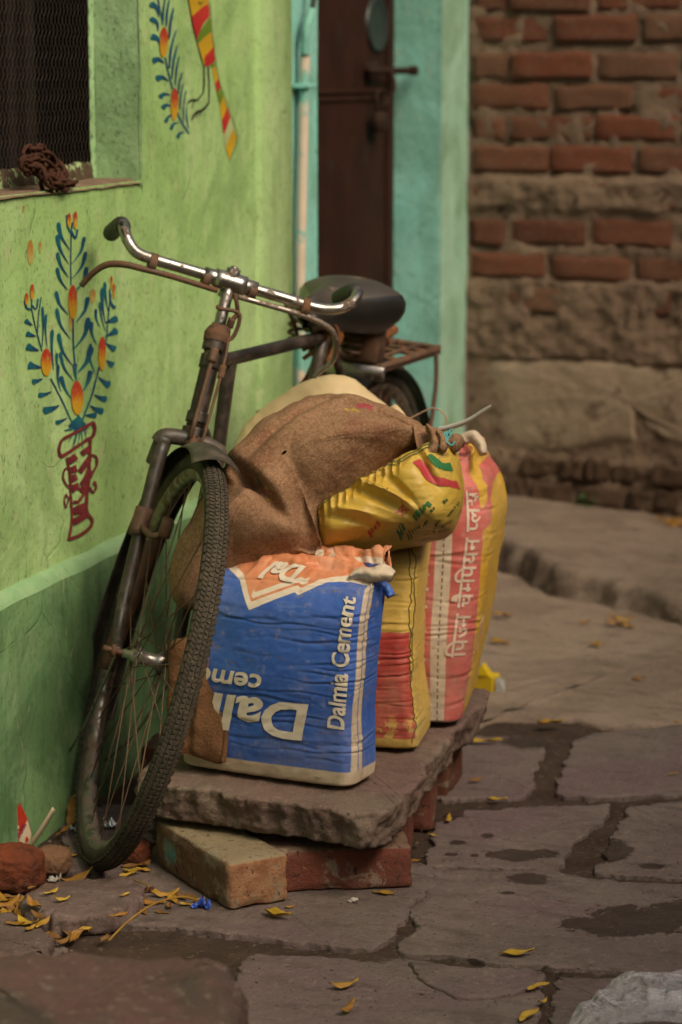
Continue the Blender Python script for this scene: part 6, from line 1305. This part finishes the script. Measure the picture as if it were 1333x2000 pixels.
Vg, Fg = glyphs('miniCos', .02); wg = Vg[:, 0].max(); dv_ = np.array([22.0, -46.0])/wg; pv_ = np.array([-46, -22.0])/50.9*50.9/wg*1.05
PX_ = np.array([30.5, 1656.0])+Vg[:, :1]*dv_+Vg[:, 1:2]*pv_*1.0
obj('printed_letters', np.array([Yp(a, b_, yk+.00035*(a-40)+.006*((a-40)/40)**2-.003) for a, b_ in PX_]), Fg, m_pm, pk)
fl = np.array([[Yp(56+50*t+6*k, 1655-76*t**1.1+9*k*(1-.3*t), yk-.01-.02*t*(1-t)+.03*k*.3) for k in (-.5, 0, .5)] for t in np.linspace(0, 1, 12)]); sheet('packet_flap', fl, m_pw, pk, .0008)
# blue and red scraps, foil glints
m_bluep = simple('blue_plastic', (.02, .06, .35), (.03, .08, .42), 30, .35, bump=.3)
def scrap(u, v, z, r, m, label, cat_, seed, name='plastic_scrap', flatk=.5):
    t = np.linspace(0, 1, 14); T, K = np.meshgrid(t, t, indexing='ij'); P = np.stack([(T-.5)*2*r, (K-.5)*1.4*r, 0*T], -1); q = P/r
    P[..., 2] = r*flatk*np.abs(fbm(q*1.3+seed, 3, seed))*2.0; P[..., :2] += r*.35*np.stack([fbm(q*1.1, 2, seed+1), fbm(q*1.1, 2, seed+2)], -1); P[..., 2] -= P[..., 2].min()-.001
    p = Gd(u, v, z); return tag(sheet(name, P+p, m, None, .0006, tuple(p)), label, cat_)
scrap(396, 1774, .003, .015, m_bluep, 'crumpled bright blue plastic scrap below the tan brick', 'litter', 3, flatk=.9)
scrap(290, 1742, .003, .009, simple('dark_red_foil', (.10, .008, .012), (.03, .006, .008), 60, .35, bump=.2), 'tiny dark red wrapper scrap among the leaves by the tan brick', 'litter', 5, flatk=.9)
m_foil = simple('silver_foil', (.75, .78, .82), (.6, .62, .66), 60, .18, 1.0, .5, 120)
scrap(212, 1616, .003, .014, m_foil, 'silver foil scrap glinting behind the spokes at the wall foot', 'litter', 7, 'foil_scrap', 1.0); scrap(144, 1624, .003, .009, m_foil, 'silver foil scrap glinting left of the front tyre', 'litter', 9, 'foil_scrap', 1.0)
scrap(108, 1722, .003, .012, simple('grey_paper', (.42, .38, .33), (.34, .30, .26), 60, .7, bump=.3), 'small crumpled grey paper scrap by the flat stone', 'litter', 11, 'paper_scrap', .8)
scrap(690, 1764, .003, .009, simple('white_bottle_cap', (.50, .46, .42), (.4, .36, .32), 60, .6, bump=.3), 'tiny pale scrap lying on the stone in front of the red brick', 'litter', 13, 'paper_scrap', .8)
# yellow carton behind the red bag
yc = Gd(950, 1350, .0); ycm = simple('bright_yellow_card', (.66, .46, .012), (.60, .40, .012), 20, .4, bump=.1)
ycr = thing('carton', 'small bright yellow carton lying on the concrete behind the red and yellow bag', 'carton', tuple(yc))
mb = MB(); mb.box(yc+np.array([.0, 0, .022]), ((.97, -.25, 0), (.25, .97, 0), (0, 0, 1)), (.026, .02, .020), .002); mb.build('carton_body', ycm, ycr, False)
mb = MB(); mb.add([yc+np.array(p) for p in ((-.024, -.02, .042), (.012, -.026, .042), (-.006, -.02, .066), (-.024, .012, .042), (.012, .008, .042), (-.006, .01, .066))], [(0, 1, 2), (3, 5, 4), (0, 2, 5, 3), (1, 4, 5, 2), (0, 3, 4, 1)]); mb.build('carton_flap', ycm, ycr, False)
mb = MB(); mb.add([yc+np.array(p) for p in ((.027, -.022, .004), (.050, -.02, .006), (.046, -.012, .034), (.027, -.02, .040))], [(0, 1, 2, 3)]); mb.add([yc+np.array(p) for p in ((.027, -.0212, .004), (.050, -.0192, .006), (.046, -.0112, .034), (.027, -.0192, .040))], [(3, 2, 1, 0)]); mb.build('carton_tab', simple('grey_card', (.30, .30, .27), (.34, .33, .30), 20, .6, bump=.1), ycr, False)
# unseen house wall added across the lane to block the low sky light
oh = thing('house', 'unseen plain grey house wall added across the lane to block low light', 'house', (3.1, 4, 0))
obj('plaster_wall', [(3.1, -5, -.05), (3.1, 7.0, -.05), (3.1, 7.0, 2.7), (3.1, -5, 2.7), (6, -5, -.05), (6, 7.0, -.05), (6, 7.0, 2.7), (6, -5, 2.7)], [(0, 1, 2, 3), (0, 3, 7, 4), (1, 5, 6, 2), (3, 2, 6, 7), (4, 7, 6, 5)], m_render, oh, False)
# clear plastic bag at the near right
b = NB('clear_polythene'); lw = b.t.nodes.new('ShaderNodeLayerWeight'); lw.inputs[0].default_value = .35; b.put(b.p.inputs['Alpha'], b.math('ADD', .17, b.math('MULTIPLY', b.math('POWER', lw.outputs['Facing'], 4.0), .55))); b.p.inputs['IOR'].default_value = 1.45
b.bump(b.noise(38, 3, .5, dist=1.2), .9, .03); m_poly = b.done((.88, .85, .90), .14, 0, 1.0)
pbg = thing('plastic_bag', 'crumpled clear plastic bag lying on the flagstones at the near right corner', 'plastic bag', tuple(Gd(1250, 1970)))
gp_ = Gd(1250, 1975); T, K = np.meshgrid(np.linspace(0, 1, 120), np.linspace(0, 1, 90), indexing='ij')
for layer in range(1):
    cu = [(1100, 2010), (1150, 1965), (1195, 1925), (1250, 1905), (1333, 1908), (1480, 1915)]
    tp = np.array([[np.interp(t, np.linspace(0, 1, 6), [c[i] for c in cu]) for i in (0, 1)] for t in np.linspace(0, 1, 120)])
    bt = tp+np.stack([np.linspace(10, -10, 120), np.interp(np.linspace(0, 1, 120), [0, .3, .6, 1], [6, 70, 95, 90])], -1)
    UVp = tp[:, None]*(1-K[0][None, :, None])+bt[:, None]*K[0][None, :, None]
    P = np.array([[Gd(a, b_, .004) for a, b_ in row] for row in UVp]); q = P*18+layer*5
    hgt = np.clip(np.sin(np.pi*T**.8)*np.sin(np.pi*K)**.6, 0, 1)*(.020-.006*layer)*(1+.5*fbm(q*.6, 3, 41+layer)); P[..., 2] += hgt+.045*np.clip(ridge(q*1.3, 3, 43+layer)-.55, -.1, 1)*np.sin(np.pi*np.clip(K, .05, .95))+.002; P[..., 2] = np.maximum(P[..., 2], .003)
    sheet('bag_film', P, m_poly, pbg, .0004)
for k, (u0, v0, u1, v1) in enumerate([(1265, 1945, 1420, 1955), (1300, 1915, 1380, 1888), (1270, 1958, 1400, 1966)]):
    c0_ = np.linspace(Gd(u0, v0, .022), Gd(u1, v1, .020), 20); w_ = np.array([0, .012, .008]); P = np.stack([c0_-w_, c0_+np.array([0, 0, .010]), c0_+w_], 1); P = P+.004*np.stack([0*P[..., 0], fbm(P*60, 2, k), fbm(P*60, 2, k+5)], -1); sheet('bag_handle', P, m_poly, pbg, .0004)
bpy.data.objects.remove(FO)
# every leaf that can be told apart gets its own description
ORD = ['first', 'second', 'third', 'fourth', 'fifth', 'sixth', 'seventh', 'eighth', 'ninth', 'tenth', 'eleventh', 'twelfth', 'thirteenth', 'fourteenth', 'fifteenth', 'sixteenth', 'seventeenth', 'eighteenth', 'nineteenth', 'twentieth']+['twenty-'+w_ for w_ in ('first', 'second', 'third', 'fourth', 'fifth', 'sixth', 'seventh', 'eighth', 'ninth')]
def ordinal(lst, text):
    for k, (_, o) in enumerate(sorted(lst, key=lambda a: a[0])): o['label'] = text % ORD[k]
def in_group(lab): return [o for o in bpy.data.objects if o.get('label') == lab]
def spx(o): d = np.array(o.location)-CAM; return 666.5+F_PX*(d@RT)/(d@FW), 1000-F_PX*(d@UP)/(d@FW)
A_ = [(spx(o), o) for o in in_group(LL)]
ordinal([(p[0], o) for p, o in A_ if p[0] < 105], 'dry yellow leaf in the litter left of the flat stone, %s from the left')
ordinal([(p[0], o) for p, o in A_ if 105 <= p[0] < 255], 'dry yellow leaf on or beside the flat stone, %s from the left')
ordinal([(p[0], o) for p, o in A_ if p[0] >= 255], 'dry yellow leaf between front tyre and tan brick, %s from the left')
ordinal([(-spx(o)[1], o) for o in in_group(LP)], 'single dry leaf on the flagstones of the lane, %s counted away from the viewer')
ordinal([(spx(o)[0], o) for o in in_group(LC)], 'blurred yellow leaf on the worn concrete behind the heap, %s from the left')
